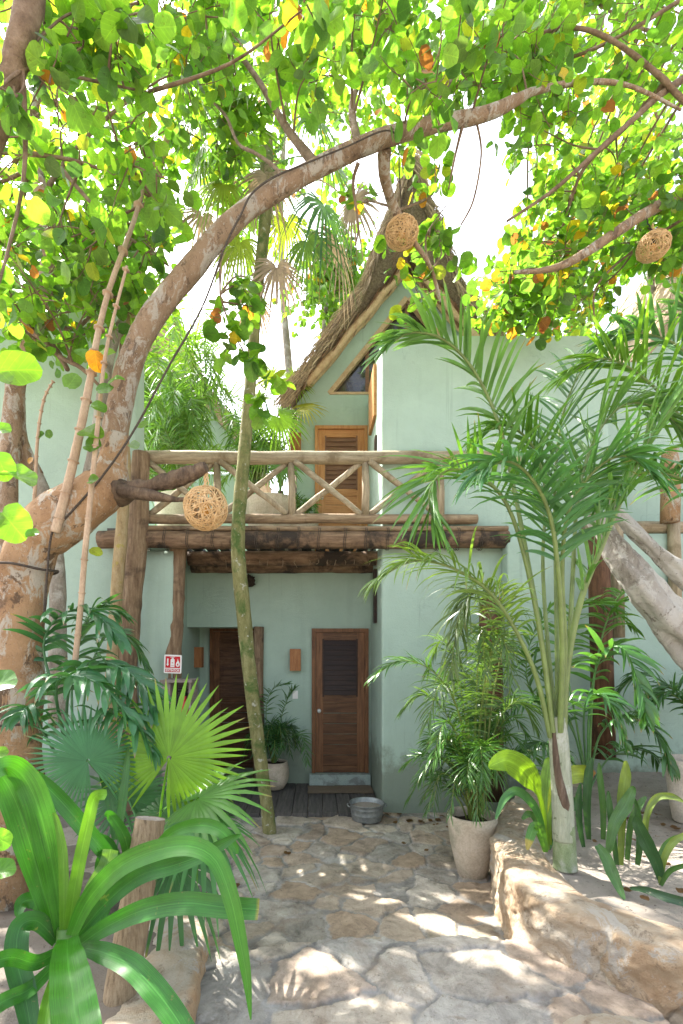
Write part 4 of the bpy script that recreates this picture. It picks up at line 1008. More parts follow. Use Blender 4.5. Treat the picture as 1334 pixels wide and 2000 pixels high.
# --- far trees behind the roofs
def far_tree(label,px,py,d,h_px,blobs,s,nt=10):
    base=P(px,py,d); base.z=0
    t=thing('broadleaf_tree',label,'tree',base,'trees behind the roofs')
    top=P(px,h_px,d); mb=MB(); pts=crom([base,base.lerp(top,.4)+V3(.2,0,0),base.lerp(top,.75)+V3(-.15,.1,0),top],30); mb.tube(pts,[.16-.0042*i for i in range(31)],9,lump=.1); mb.build('trunk',M['bark_grey'],t)
    mL,mB=MB(),MB()
    for a,b,dd,r,n in blobs: clump(mL,mB,pts[12:],P(a,b,dd),r,n,s,.05,gap=.11)
    mB.build('twigs',M['bark_brown'],t); mL.build('crown',M['leaf'],t)
def blobs(x0,x1,y0,y1,d0,d1,n,r,nt): return [(R.uniform(x0,x1),R.uniform(y0,y1),R.uniform(d0,d1),r*R.uniform(.8,1.2),nt) for _ in range(n)]
far_tree('small leaved tree behind the left slope of the tall gable','' or 640,1300,11,560,blobs(590,720,470,620,10.5,12,13,.75,11),.15)
far_tree('small leaved tree behind the right slope of the tall gable',1040,1300,11.5,560,blobs(930,1150,500,650,11,13,18,.8,11),.15)
far_tree('pale sunlit tree seen above and behind the hanging fan palm',560,1300,12,180,blobs(380,760,40,420,11,13.5,20,1.,11),.17)
far_tree('tree seen behind the boughs at the far upper right',1290,1300,11,250,blobs(1100,1420,60,480,9.5,12,20,.95,11),.16)

# --- gnarled pale trunk lying aslant at the right
tg=thing('gnarled_trunk','pale gnarled tree trunk leaning across the right wall dappled with sun','tree trunk',P(1560,1560,4.1))
G1=[(1620,1600,4.1,100),(1500,1430,4.1,92),(1400,1315,4.15,80),(1334,1238,4.2,72),(1280,1175,4.2,66),(1236,1122,4.25,56),(1204,1080,4.3,50),(1180,1036,4.35,34),(1150,995,4.4,24),(1120,960,4.5,14)]
def gnarl(mb,spec,n,seg,seed):
    """a twisted, fluted stem: ridges wind along it, with bosses and hollows"""
    pts=[P(a,b_,d) for a,b_,d,w in spec]; p,r=crom(pts,n,[w/FP*d/2 for a,b_,d,w in spec]); u=V3(0,1,0); V=[]
    for i in range(n+1):
        t=(p[min(i+1,n)]-p[max(i-1,0)]).normalized(); u=(u-t*u.dot(t)).normalized(); w=t.cross(u)
        for k in range(seg):
            a=2*PI*k/seg; d=u*math.cos(a)+w*math.sin(a); q=p[i]+d*r[i]+V3(seed*5,0,0)
            f=1+.13*math.sin(3*a+i*.09+2*mnoise.noise(q*3))+.07*math.sin(7*a-i*.05)+.22*mnoise.noise(q*3.2)+.12*mnoise.noise(q*7)+.06*mnoise.noise(q*17)
            V.append(tuple(p[i]+d*r[i]*f))
    mb.add(V,np.array([(i*seg+k,i*seg+(k+1)%seg,(i+1)*seg+(k+1)%seg,(i+1)*seg+k) for i in range(n) for k in range(seg)]))
mb=MB(); gnarl(mb,G1,150,40,1); mb.build('trunk',M['bark_white'],tg)
for sd,sp_ in ((2,[(1460,1270,4.4,44),(1390,1190,4.42,38),(1320,1115,4.46,33),(1262,1060,4.5,29),(1210,1008,4.55,22),(1170,962,4.6,12)]),):
    mb=MB(); gnarl(mb,sp_,100,30,sd); mb.build('limb',M['bark_white'],tg)

# --- bare canes sprouting on the left
def cane(label,spec,leaves=(),twg=()):
    b=P(spec[0][0],spec[0][1],spec[0][2]); t=thing('sapling',label,'sapling',b,)
    mb=MB(); pts=limb(mb,spec,60,8,.05,12)
    for i in range(4,60,5):
        r=.5*spec[2][3]/FP*spec[2][2]*1.12; q=pts[i]; mb.tube([q,q+(pts[i+1]-q).normalized()*.008],r,8,(.6,.55,.5))
    mb.build('stem',M['cane'],t)
    mL=MB()
    for a,b_,d,s,ang,tn in leaves:
        c=P(a,b_,d); ax=V3(math.cos(ang),R.uniform(-.3,.3),math.sin(ang)); put_leaf(mL,c-ax*s,ax,V3(R.uniform(-.3,.3),-.75,R.uniform(.3,.7)),s,tn or leaf_tint(warm=0),LTB)
    if leaves: mL.build('leaves',M['leaf'],t)
BR=(.13,.26,.025)
cane('thick bare cane leaning from the fork of the orange trunk',[(108,1040,3.4,22),(124,980,3.4,21),(146,890,3.4,20),(165,800,3.42,18),(180,720,3.45,16),(190,660,3.5,14),(215,560,3.6,12),(262,430,3.8,10),(296,310,4.,8)],
 [(188,705,3.35,.068,-1.5,(.62,.25,.015)),(175,845,3.3,.075,-.3,BR),(180,870,3.3,.06,0,None),(140,745,3.4,.06,1,None),(205,690,3.4,.06,.4,None),(160,690,3.4,.06,2.6,None)])
cane('long thin cane standing upright in front of the green wall',[(146,1300,3.3,13),(158,1180,3.3,13),(166,1080,3.3,13),(178,960,3.3,12),(188,860,3.3,11),(196,780,3.3,9),(205,700,3.3,8),(222,620,3.3,7),(248,520,3.3,6)],
 [(190,795,3.25,.06,-.4,None),(182,938,3.25,.045,.2,BR),(205,760,3.25,.06,.5,None),(280,830,3.2,.042,.1,BR),(262,870,3.2,.045,-.5,(.2,.3,.16)),(225,740,3.25,.06,.3,None),(188,1078,3.25,.045,-.6,(.28,.34,.03))])
cane('thin twig with tiny leaves rising left of the green wall',[(62,1060,3.7,9),(68,960,3.7,8),(74,850,3.7,7),(86,780,3.7,6),(104,745,3.7,4)],[(80,850,3.7,.03,.3,None),(96,848,3.7,.03,2,None),(60,900,3.7,.03,1,(.4,.2,.02))])
# young sea grape close to the lens at the left edge
t=thing('sapling','young round leaved shoot close by at the left edge','sapling',P(-60,2300,1.55))
mb=MB(); limb(mb,[(-60,2300,1.55,12),(-50,1800,1.5,10),(-40,1300,1.5,9),(-30,900,1.5,8),(-20,720,1.5,5)],40,8,.06,12); mb.build('stem',M['cane'],t)
mL=MB()
for a,b,s,ang,tn,nz in ((34,722,.066,0.05,(.13,.26,.02),.1),(6,838,.022,0,(.11,.24,.025),.5),(36,930,.05,-.35,(.15,.30,.05),1.5),(4,912,.045,-1.2,(.11,.24,.025),.5),(22,1022,.055,-.9,(.12,.25,.025),.3),(62,1042,.022,.3,(.11,.24,.03),.8),(-2,1335,.045,.2,(.11,.24,.07),1.2),(6,1700,.04,.1,(.1,.25,.04),1.4),(0,1640,.03,-.6,(.12,.28,.03),.7),(2,1470,.02,.2,(.12,.26,.03),.6)):
    c=P(a,b,1.45); ax=V3(math.cos(ang),.1,math.sin(ang)); put_leaf(mL,c-ax*s,ax,V3(.1,-1,nz),s,tn,leaf_template(26,True,1))
mL.build('leaves',M['leaf'],t)

# ================================================================== PALMS
# --- slender mossy fan palm in the middle of the court
E_t=[(527,1632,5.45,27),(521,1570,5.45,25),(508,1480,5.45,26),(494,1370,5.45,27),(482,1260,5.5,28),(471,1150,5.5,29),(465,1080,5.5,28),(467,1000,5.5,27),(474,920,5.5,26),(481,840,5.55,24),(488,760,5.6,23),(496,660,5.7,22),(504,560,5.8,22),(514,470,5.9,23),(519,400,6.0,26),(521,330,6.1,26),(522,270,6.2,20)]
te=thing('fan_palm','tall slender mossy trunked fan palm standing on the paving before the balcony','palm',P(527,1628,5.45))
mb=MB(); limb(mb,E_t,110,14,.07,5,seed=71); mb.build('trunk',M['moss'],te)
top=P(521,330,6.1)
FG=(.07,.155,.035)
def hang_fan(name,c,base,ax,nrm,Rr,tint,mat,par,droop=.9,N=30,tb=.25):
    mb=MB(); fan(mb,base,c,ax,nrm,Rr,N,140,.38,droop,.35,tint,tipb=tb,wid=.9); return mb.build(name,mat,par)
for a,b,d,axv,nv,Rr,tn,mt in (
 (405,265,6.0,(-.35,-.3,-1),(-.7,-.6,.3),.62,FG,'fan'),(385,215,6.3,(-.8,-.2,-.6),(-.4,-.7,.6),.6,FG,'fan'),(435,360,5.7,(-.5,-.5,-.8),(.1,-.8,.5),.5,(.16,.24,.03),'fan'),
 (470,160,6.4,(-.5,.1,.8),(.2,-.9,-.2),.62,(.12,.24,.03),'fan'),(560,150,6.5,(.6,0,.7),(0,-.9,-.3),.65,(.12,.24,.03),'fan'),(610,230,6.4,(.8,.1,-.3),(.2,-.7,.6),.6,FG,'fan'),
 (632,400,5.9,(.2,-.4,-1),(.5,-.7,.3),.66,(.06,.15,.055),'fan'),(600,470,5.8,(.5,-.3,-.8),(-.2,-.9,.2),.55,(.10,.20,.035),'fan'),(470,470,5.9,(-.5,0,-.8),(.2,-.9,.2),.5,(.17,.25,.03),'fan'),
 (560,430,6.5,(.1,.2,-1),(.2,-.9,.1),.5,(.2,.27,.03),'fan'),(480,250,5.5,(-.3,-.7,.2),(.1,-.4,-.9),.6,(.12,.24,.03),'fan'),(640,320,6.6,(.9,.3,-.1),(.1,-.6,.7),.6,FG,'fan'),(390,330,6.6,(-.9,.2,-.4),(-.1,-.7,.6),.55,(.1,.2,.03),'fan')):
    hang_fan('frond',P(a,b,d),top,axv,nv,Rr,tn,M[mt],te)
for a,b,d,axv,nv,Rr in ((540,520,5.7,(.15,-.1,-1),(.2,-.9,0),.46),(500,590,5.9,(-.1,0,-1),(.6,-.7,0),.42),(690,395,6.1,(.1,0,-1),(-.7,-.6,0),.5),(660,480,6.0,(.05,-.1,-1),(.7,-.6,0),.5),(522,345,5.95,(0,-.12,-1),(.1,-1,0),.5),(505,350,6.1,(-.1,0,-1),(-.8,-.6,0),.5),(395,420,6.2,(-.1,0,-1),(.5,-.8,0),.4),(440,490,6.3,(-.2,0,-1),(-.5,-.8,0),.36)):
    o=hang_fan('dead_frond',P(a,b,d),top if b>350 else None,axv,nv,Rr,(.30,.23,.165),M['dead'],te,.6,22,0)

# --- the big palm on the raised bed, right foreground
tp=thing('feather_palm','large feather palm with pale crownshaft growing in the sandy raised bed','palm',P(1103,1690,3.5))
mb=MB(); limb(mb,[(1104,1696,3.5,50),(1103,1660,3.5,46),(1101,1610,3.5,43)],20,18,.03,6,seed=81); mb.build('trunk',M['shaftgreen'],tp)
mb=MB(); limb(mb,[(1101,1640,3.5,45),(1099,1580,3.5,44),(1096,1520,3.5,42),(1092,1460,3.5,40),(1088,1400,3.5,36)],50,18,.025,3,seed=82); mb.build('crownshaft',M['shaftbase'],tp)
mb=MB(); limb(mb,[(1112,1604,3.46,10),(1100,1560,3.455,22),(1088,1500,3.455,16),(1082,1430,3.46,7)],30,8,.15,8,seed=83); mb.build('dry_sheath',M['husk'],tp)
PG=(.105,.225,.06); PD=(.085,.195,.08); PY=(.14,.26,.035)
SHS=(.22,.29,.10)
def bigfrond(ctrl,n,L,W,droop,tint,u0=.4,v=.3,stw=.02,a0=62,a1=22,tipb=.15,ref=None,prof=None):
    mb=MB(); frond(mb,PL(ctrl),int(n*1.0),L*1.32,W*.92,droop*.8,v,u0*.82,a0-6,a1-4,tint,stw,6,tipb,ref,stem=SHS,three=True,prof=prof); mb.build('frond',M['palm'],tp)
pf=lambda t:(.6+.4*math.sin(PI*min(1,.15+t*.95)))*(1 if t<.85 else 1-(t-.85)*2.2)
# drooping to the left, low
bigfrond([(1075,1440,3.48),(1050,1330,3.42),(1012,1240,3.35),(960,1160,3.25),(890,1112,3.15),(810,1095,3.05),(740,1130,2.97)],40,.36,.020,.95,(.12,.21,.045),.42,.35,.018,tipb=.3,prof=pf)
# the great arch to the upper left
bigfrond([(1082,1440,3.5),(1062,1280,3.55),(1035,1120,3.6),(1005,960,3.6),(975,830,3.55),(930,730,3.5),(870,665,3.4),(800,650,3.3),(745,690,3.2)],50,.34,.034,.32,PG,.48,.45,.020,prof=pf)
# left, mid height
bigfrond([(1080,1430,3.46),(1060,1270,3.4),(1030,1110,3.35),(990,985,3.3),(930,925,3.2),(870,920,3.1),(838,965,3.0),(850,1030,2.95)],38,.38,.026,.35,(.085,.20,.035),.50,.5,.018,prof=pf)
# upright, behind
bigfrond([(1090,1420,3.55),(1088,1250,3.65),(1085,1080,3.75),(1085,920,3.85),(1105,790,3.95),(1160,690,4.05),(1240,640,4.1)],40,.44,.03,.4,PD,.46,.35,.018,prof=pf)
# right, thick bright stalk
bigfrond([(1100,1430,3.48),(1108,1300,3.46),(1135,1170,3.42),(1178,1060,3.38),(1225,950,3.33),(1275,850,3.3),(1330,770,3.3),(1400,720,3.3)],46,.44,.034,.5,(.085,.195,.045),.36,.3,.026,prof=pf)
# towards the camera
bigfrond([(1094,1430,3.45),(1098,1290,3.35),(1092,1140,3.2),(1075,1010,3.05),(1035,930,2.9),(985,900,2.75),(930,930,2.62)],34,.36,.034,.6,(.06,.165,.06),.46,.3,.02,prof=pf)
bigfrond([(1100,1420,3.5),(1112,1260,3.55),(1120,1100,3.6),(1130,960,3.6),(1165,850,3.55),(1220,790,3.5),(1290,800,3.45),(1350,860,3.4)],40,.42,.03,.55,PG,.46,.35,.018,prof=pf)
bigfrond([(1098,1420,3.5),(1104,1270,3.42),(1098,1120,3.3),(1110,1000,3.15),(1160,920,3.0),(1220,890,2.88),(1280,930,2.75)],34,.34,.034,.6,(.065,.175,.055),.44,.3,.018,prof=pf)
bigfrond([(1086,1420,3.52),(1070,1260,3.6),(1060,1100,3.68),(1065,960,3.72),(1040,870,3.7),(985,830,3.6),(930,860,3.5)],34,.36,.028,.5,(.08,.19,.035),.46,.35,.016,prof=pf)
# a second, taller palm just out of frame whose fronds reach in from the right edge
tq=thing('feather_palm','feather palm at the right edge with fronds reaching in over the wall','palm',P(1470,1620,3.9))
mb=MB(); limb(mb,[(1470,1640,3.9,44),(1468,1400,3.9,38),(1462,1200,3.9,34),(1450,1060,3.9,30)],30,14,.04,5); mb.build('trunk',M['shaftbase'],tq)
for ctrl,n,L,W,dr,tn in (
 ([(1450,1080,3.9),(1400,930,3.85),(1340,830,3.8),(1260,740,3.75),(1180,700,3.7),(1110,730,3.65)],40,.40,.03,.5,(.12,.25,.03)),
 ([(1450,1080,3.9),(1420,900,3.9),(1385,770,3.9),(1330,680,3.9),(1250,650,3.85),(1190,660,3.8)],36,.40,.032,.45,(.07,.18,.06)),
 ([(1450,1080,3.85),(1390,980,3.7),(1320,930,3.6),(1240,930,3.5),(1180,980,3.4)],30,.36,.03,.7,(.08,.19,.05)),
 ([(1450,1080,3.9),(1440,900,4.0),(1440,760,4.05),(1400,650,4.1),(1340,600,4.1)],30,.4,.032,.4,(.09,.20,.06))):
    mb=MB(); frond(mb,PL(ctrl),int(n*1.1),L*1.35,W*1.0,dr*.8,.35,.3,62,22,tn,.016,6,.2,None,stem=SHS,three=True,prof=pf); mb.build('frond',M['palm'],tq)

def areca(t,base,n,H,spreadr,L,W,tint,seed,az=(0,2*PI),nl=30,droop=.45,up=.75,rw=.007,stems=0,three=False,seg=4,vary=.2,tipb=.05,name='frond'):
    r=random.Random(seed)
    for i in range(n):
        a=az[0]+(az[1]-az[0])*(i+r.uniform(.2,.8))/n
        h=H*r.uniform(.55,1.0); s=spreadr*r.uniform(.55,1.1)*(1.25-.5*h/H)
        d=V3(math.cos(a),math.sin(a),0); b=base+d*r.uniform(0,.05)
        c=[b,b+d*s*.12+V3(0,0,h*.45),b+d*s*.38+V3(0,0,h*.85),b+d*s*.72+V3(0,0,h),b+d*s+V3(0,0,h*(up+r.uniform(-.12,.12)))]
        k=r.uniform(1-vary,1+vary); tn=tuple(x*k for x in tint)
        mb=MB(); frond(mb,c,nl,L*r.uniform(.85,1.15),W,droop,.3,.30,66,24,tn,rw,seg,tipb,three=three,stem=(.20,.26,.06),jit=.15); mb.build(name,M['palm'],t)

# potted areca to the right of the block
pp=P(936,1600,4.4); 
t=thing('areca_palm','bushy areca palm growing in the tall beige pot by the retaining wall','palm',V3(1.46,4.47,.50))
areca(t,V3(1.46,4.47,.50),17,1.05,.62,.24,.013,(.065,.165,.03),5,nl=34,stems=1)
areca(t,V3(1.46,4.47,.52),9,1.75,.75,.30,.014,(.085,.165,.04),6,nl=38,droop=.7)
areca(t,V3(1.44,4.45,.50),8,.55,.65,.20,.010,(.06,.15,.03),7,az=(PI*.6,PI*1.6),nl=30,up=.3)
for ctrl,n,L,W,dr,tn in (([(945,1590,4.4),(948,1400,4.4),(962,1240,4.3),(938,1160,4.2),(898,1195,4.1),(880,1320,4.05)],46,.42,.018,.9,(.075,.125,.035)),
 ([(940,1590,4.4),(960,1380,4.4),(985,1230,4.35),(960,1150,4.25),(920,1150,4.15),(900,1240,4.1)],44,.40,.017,.9,(.08,.14,.035)),
 ([(930,1590,4.4),(905,1420,4.35),(855,1320,4.3),(785,1290,4.25),(728,1325,4.2)],40,.26,.014,.5,(.06,.15,.03)),
 ([(925,1590,4.4),(890,1500,4.35),(850,1480,4.3),(820,1520,4.25)],30,.22,.012,.7,(.06,.14,.03))):
    mb=MB(); frond(mb,PL(ctrl),n,L,W,dr,.3,.3,64,22,tn,.008,6,.2,stem=(.20,.24,.07)); mb.build('frond',M['palm'],t)
# broad dark palms against the wall at right
t=thing('feather_palm','dark broad leaved palm with brown tipped fronds beneath the gnarled trunk','palm',P(1150,1560,4.7))
b=P(1150,1545,4.7)
for ctrl,n,L,W,dr,tn in (
 ([(1150,1545,4.7),(1150,1400,4.65),(1170,1290,4.5),(1215,1265,4.3),(1250,1340,4.15),(1262,1400,4.1)],24,.34,.05,.55,(.065,.175,.045)),
 ([(1150,1545,4.7),(1120,1380,4.8),(1100,1260,4.9),(1120,1190,5),(1180,1180,5.0),(1240,1230,5.0)],28,.34,.035,.5,(.075,.185,.03)),
 ([(1150,1545,4.7),(1170,1440,4.6),(1220,1400,4.5),(1280,1430,4.4),(1310,1500,4.3)],26,.34,.035,.8,(.05,.135,.035)),
 ([(1150,1545,4.7),(1120,1430,4.7),(1070,1370,4.7),(1010,1370,4.7),(960,1420,4.7)],26,.34,.03,.6,(.05,.14,.035)),
 ([(1150,1545,4.7),(1140,1420,4.5),(1150,1360,4.3),(1190,1370,4.1),(1220,1450,4.0)],26,.34,.032,.8,(.045,.13,.035)),
 ([(1150,1545,4.7),(1110,1400,4.9),(1040,1300,5.1),(990,1270,5.2),(940,1310,5.2)],28,.36,.03,.6,(.055,.145,.03)),
 ([(1150,1545,4.7),(1160,1330,4.9),(1190,1200,5.0),(1230,1150,5.1),(1290,1180,5.1)],28,.34,.03,.6,(.08,.19,.03)),
 ([(1150,1545,4.7),(1190,1480,4.8),(1250,1460,4.9),(1310,1500,5.0)],22,.34,.03,.9,(.05,.13,.035)),
 ([(1150,1545,4.7),(1100,1480,4.5),(1060,1450,4.4),(1010,1480,4.3)],22,.3,.026,.9,(.05,.13,.035)),
 ([(1150,1545,4.7),(1080,1420,5.1),(1030,1330,5.3),(1040,1240,5.4),(1080,1180,5.4)],28,.34,.028,.5,(.08,.185,.03))):
    mb=MB(); frond(mb,PL(ctrl),n,L,W,dr,.25,.3,66,24,tn,.010,6,.45,three=True,prof=pf); mb.build('frond',M['palm'],t)
t=thing('feather_palm','low dark palm in the bed below the gnarled trunk at far right','palm',P(1390,1500,5.0))
areca(t,P(1390,1500,5.0),9,1.3,1.0,.34,.032,(.05,.135,.04),9,nl=24,three=True,seg=6,droop=.6)
# small potted palm by the doors
t=thing('areca_palm','small dark potted palm beside the lower louvred door','palm',V3(-.58,6.98,.44))
areca(t,V3(-.58,6.98,.44),15,.55,.50,.20,.013,(.035,.11,.025),12,nl=26,up=.45)
for ctrl in ([(537,1490,6.95),(545,1420,6.9),(560,1370,6.85),(575,1345,6.8)],[(537,1490,6.95),(520,1400,6.9),(530,1350,6.8),(560,1335,6.75)],[(537,1490,6.95),(570,1440,6.8),(590,1440,6.7),(600,1490,6.65)]):
    mb=MB(); frond(mb,PL(ctrl),26,.20,.014,.4,.3,.35,66,24,(.05,.135,.03),.006); mb.build('frond',M['palm'],t)
# palms on the balcony behind the rail
for i,(px,py,d,H,s,lab) in enumerate(((355,960,7.9,2.1,.7,'tall areca palm in the pale pot at the left end of the balcony'),(500,960,7.7,1.1,.6,'short areca palm in the middle balcony pot behind the slender trunk'))):
    b=P(px,py,d); t=thing('areca_palm',lab,'palm',b)
    areca(t,b,11 if i==0 else 12,H,s,.36,.020,(.085,.19,.03),30+i,nl=36,droop=.45,up=.7)
    areca(t,b,5 if i==0 else 8,H*.55,s*.9,.32,.018,(.10,.215,.03),40+i,nl=34,droop=.5,up=.6)
b=P(325,1000,9.1); b.z=0
t=thing('areca_palm','tall bushy areca palm rising behind the balcony beside the arching limb','palm',b)
b2=V3(b.x,b.y,3.7)
mb=MB()
for k in range(5): mb.tube([b+V3(R.uniform(-.15,.15),R.uniform(-.15,.15),0),b2+V3(R.uniform(-.1,.1),0,.3)],.035,8,(.5,.6,.25))
mb.build('stems',M['lichen'],t)
areca(t,b2,30,5.0,1.7,.50,.028,(.11,.225,.03),50,nl=38,droop=.5,up=.72)
areca(t,b2,24,3.3,1.7,.46,.022,(.11,.23,.03),51,nl=36,droop=.5,up=.65)
# fan palm on the balcony against the gable wall
b=P(548,960,7.5); t=thing('fan_palm','bright fan palm growing on the balcony next to the gable wall','palm',b)
for c,ax,nr,Rr,tn,mt in (((545,815,7.2),(.4,-.1,-.5),(.1,-1,.25),.50,(.15,.30,.03),'fan'),((590,795,7.45),(.7,0,.2),(.3,-.6,.7),.42,(.34,.34,.04),'fan'),((520,870,7.3),(-.3,-.1,-.8),(-.3,-.9,.2),.42,(.17,.28,.05),'fan'),((575,745,7.6),(.3,.1,.6),(.2,-.9,.2),.38,(.20,.32,.03),'fan'),((505,780,7.7),(-.5,.1,.3),(.2,-.9,.3),.40,(.22,.33,.03),'fan'),((555,905,7.1),(.2,-.2,-1),(-.1,-1,.1),.36,(.09,.2,.04),'fan'),((530,740,7.9),(-.1,.1,.9),(.2,-.9,.1),.4,(.24,.34,.03),'fan')):
    mb=MB(); fan(mb,b,P(*c),ax,nr,Rr,30,150,.42,.35,.35,tn,tipb=.2); mb.build('frond',M[mt],t)
mb=MB(); mb.tube([V3(b.x,b.y,ZF),b],[.06,.05],9,lump=.1); mb.build('trunk',M['bark_dark'],t)

# --- low palms at the foot of the orange tree
t=thing('feather_palm','low glossy palm with broad drooping leaflets beside the orange trunk','palm',P(150,1560,3.6))
for ctrl,n,L,W,dr,tn in (
 ([(150,1540,3.6),(110,1370,3.6),(85,1260,3.55),(120,1200,3.45),(180,1195,3.35),(235,1250,3.25)],20,.32,.045,.5,(.04,.14,.05)),
 ([(150,1540,3.6),(130,1400,3.5),(150,1310,3.35),(210,1295,3.2),(265,1325,3.1),(305,1385,3.0)],22,.34,.044,.75,(.04,.13,.05)),
 ([(150,1540,3.6),(120,1420,3.4),(110,1340,3.2),(140,1320,3.0),(200,1340,2.9),(260,1410,2.85)],18,.30,.048,.85,(.045,.145,.055)),
 ([(150,1540,3.6),(200,1400,3.8),(250,1330,3.9),(290,1345,4.0),(330,1390,4.0)],24,.32,.03,.5,(.05,.14,.04)),
 ([(150,1540,3.6),(140,1360,3.9),(150,1250,4.1),(190,1190,4.2),(240,1200,4.2)],24,.34,.035,.5,(.045,.135,.04)),
 ([(150,1540,3.6),(170,1440,3.3),(210,1390,3.1),(260,1400,2.95),(300,1470,2.9)],18,.28,.042,.9,(.045,.14,.05)),
 ([(150,1540,3.6),(90,1440,3.4),(60,1380,3.2),(40,1400,3.05)],14,.26,.04,.9,(.04,.13,.045)),
 ([(150,1540,3.6),(170,1330,4.2),(210,1240,4.4),(255,1250,4.5),(285,1300,4.5)],24,.3,.03,.5,(.045,.13,.04))):
    mb=MB(); frond(mb,PL(ctrl),n,L,W,dr,.2,.32,66,24,tn,.011,6,.35,three=True,prof=pf); mb.build('frond',M['palm'],t)
t=thing('fan_palm','dwarf fan palm with one bright upright fan and spread lower fans','palm',P(300,1740,3.2))
bb=P(300,1730,3.2)
for c,ax,nr,Rr,tn,N,dr in (
 ((330,1481,2.95),(.32,.12,.9),(.12,-.9,.28),.53,(.15,.31,.018),46,.08),
 ((172,1486,2.85),(-.35,.1,.75),(.15,-.85,.5),.40,(.05,.165,.062),54,.10),
 ((385,1560,2.9),(.95,-.1,.35),(-.2,-.4,.85),.48,(.085,.22,.035),34,.25),
 ((395,1610,2.75),(.75,-.3,-.25),(.1,-.35,.9),.36,(.06,.19,.05),30,.7),
 ((330,1600,3.4),(.2,.5,.4),(.1,-.6,.8),.45,(.06,.17,.05),34,.3),
 ((250,1560,3.5),(-.2,.4,.6),(.1,-.8,.6),.45,(.05,.15,.045),36,.2),
 ((340,1690,2.9),(.5,-.3,-.6),(.4,-.7,.4),.36,(.045,.14,.045),26,.7)):
    mb=MB(); fan(mb,bb,P(*c),ax,nr,Rr,N,164 if Rr>.5 else 166,.50 if Rr>.5 else .45,dr,.30,tn,tipb=.25,wid=1.1); mb.build('frond',M['fan'],t)
# ================================================================== STRAP LEAVED PLANTS
t=thing('crinum_lily','large strap leaved lily with arching glossy leaves in the left foreground','plant',P(135,1960,2.1))
GL=(.048,.195,.014); GM=(.032,.15,.016); GY=(.10,.25,.018); GD=(.022,.11,.016)
def leaf_part(par,spec,tint,**k):
    mb=MB(); strap(mb,spec,tint,**k); return mb.build('leaf',M['strap'],par)
c0=(128,1800)
for spec,tint,k in (
 ([(112,1830,2.12,34),(85,1740,2.1,60),(58,1650,2.06,78),(32,1570,2.02,78),(0,1512,1.97,70),(-45,1500,1.9,56),(-95,1560,1.82,30)],GM,{}),
 ([(122,1830,2.1,34),(112,1740,2.1,62),(95,1650,2.07,76),(70,1560,2.04,74),(42,1510,2.0,66),(8,1496,1.93,56),(-40,1530,1.86,34)],GL,{'roll':.2}),
 ([(240,1745,2.45,24),(215,1680,2.42,40),(160,1612,2.38,46),(105,1550,2.34,44),(60,1512,2.3,36),(30,1496,2.26,20)],GM,{}),
 ([(132,1830,2.08,24),(145,1740,2.06,34),(160,1660,2.04,34),(176,1590,2.02,32),(186,1556,2.0,30),(206,1552,1.93,28)],GY,{}),
 ([(124,1830,2.08,20),(125,1740,2.07,26),(122,1660,2.06,24),(110,1600,2.05,14),(102,1588,2.04,3)],GY,{}),
 ([(138,1830,2.05,30),(170,1760,2.02,48),(230,1695,1.98,58),(300,1662,1.94,58),(370,1652,1.9,54),(420,1678,1.87,50),(450,1750,1.85,46),(468,1830,1.84,40),(482,1910,1.83,26),(490,1992,1.82,4)],GL,{'roll':-.15}),
 ([(150,1830,2.15,26),(205,1765,2.2,42),(270,1712,2.22,48),(340,1690,2.22,46),(400,1668,2.2,40),(450,1640,2.18,22),(470,1630,2.16,4)],GM,{}),
 ([(300,1660,2.35,20),(340,1625,2.35,34),(390,1612,2.32,40),(430,1622,2.28,38),(458,1655,2.25,22),(462,1668,2.24,5)],GL,{}),
 ([(150,1850,2.05,30),(205,1812,2.02,46),(280,1778,1.98,58),(360,1764,1.95,60),(440,1772,1.93,58),(505,1776,1.92,54)],GM,{'tip':((.25,.22,.05),.97)}),
 ([(132,1830,2.02,50),(132,1870,1.9,88),(140,1930,1.78,112),(150,2000,1.68,124),(165,2090,1.58,120)],GL,{'fold':.22}),
 ([(155,1850,2.05,30),(200,1860,1.98,54),(255,1885,1.92,64),(300,1930,1.86,68),(345,1990,1.8,66),(400,2080,1.72,50)],GM,{}),
 ([(112,1840,2.1,30),(75,1800,2.05,48),(40,1810,1.98,56),(32,1870,1.92,62),(48,1940,1.87,60),(66,2040,1.8,40)],GD,{}),
 ([(120,1835,2.15,24),(100,1790,2.2,40),(75,1760,2.2,46),(45,1762,2.15,40),(35,1790,2.1,14)],GM,{}),
 ([(110,1860,2.0,26),(70,1880,1.9,40),(20,1870,1.8,44),(-40,1890,1.7,36)],GM,{}),
 ([(110,1880,2.0,24),(60,1930,1.88,40),(0,1960,1.78,44),(-60,2010,1.7,36)],GM,{}),
 ([(118,1880,2.0,24),(95,1960,1.85,40),(80,2060,1.72,44)],GY,{}),
 ([(150,1820,2.2,24),(180,1740,2.3,44),(208,1690,2.35,44),(216,1660,2.36,40)],(.13,.27,.07),{}),
 ([(170,1870,2.25,20),(195,1800,2.35,38),(205,1740,2.4,44),(196,1690,2.4,30),(200,1660,2.4,8)],GM,{}),
 ([(260,1800,2.6,20),(258,1720,2.6,30),(245,1640,2.55,32),(218,1595,2.5,26),(205,1590,2.46,12)],GM,{}),
 ([(250,1800,2.6,16),(240,1720,2.55,24),(215,1650,2.5,26),(180,1640,2.42,22),(160,1690,2.36,8)],GD,{}),
 ([(230,1640,2.8,16),(240,1560,2.85,24),(248,1490,2.9,16),(250,1460,2.9,4)],(.05,.16,.03),{}),
 ([(225,1640,2.9,16),(212,1560,2.95,22),(196,1500,3.0,16),(190,1480,3.0,4)],(.045,.15,.035),{})):
    leaf_part(t,spec,tint,ws=.70,wave=.035,n=30,**k)
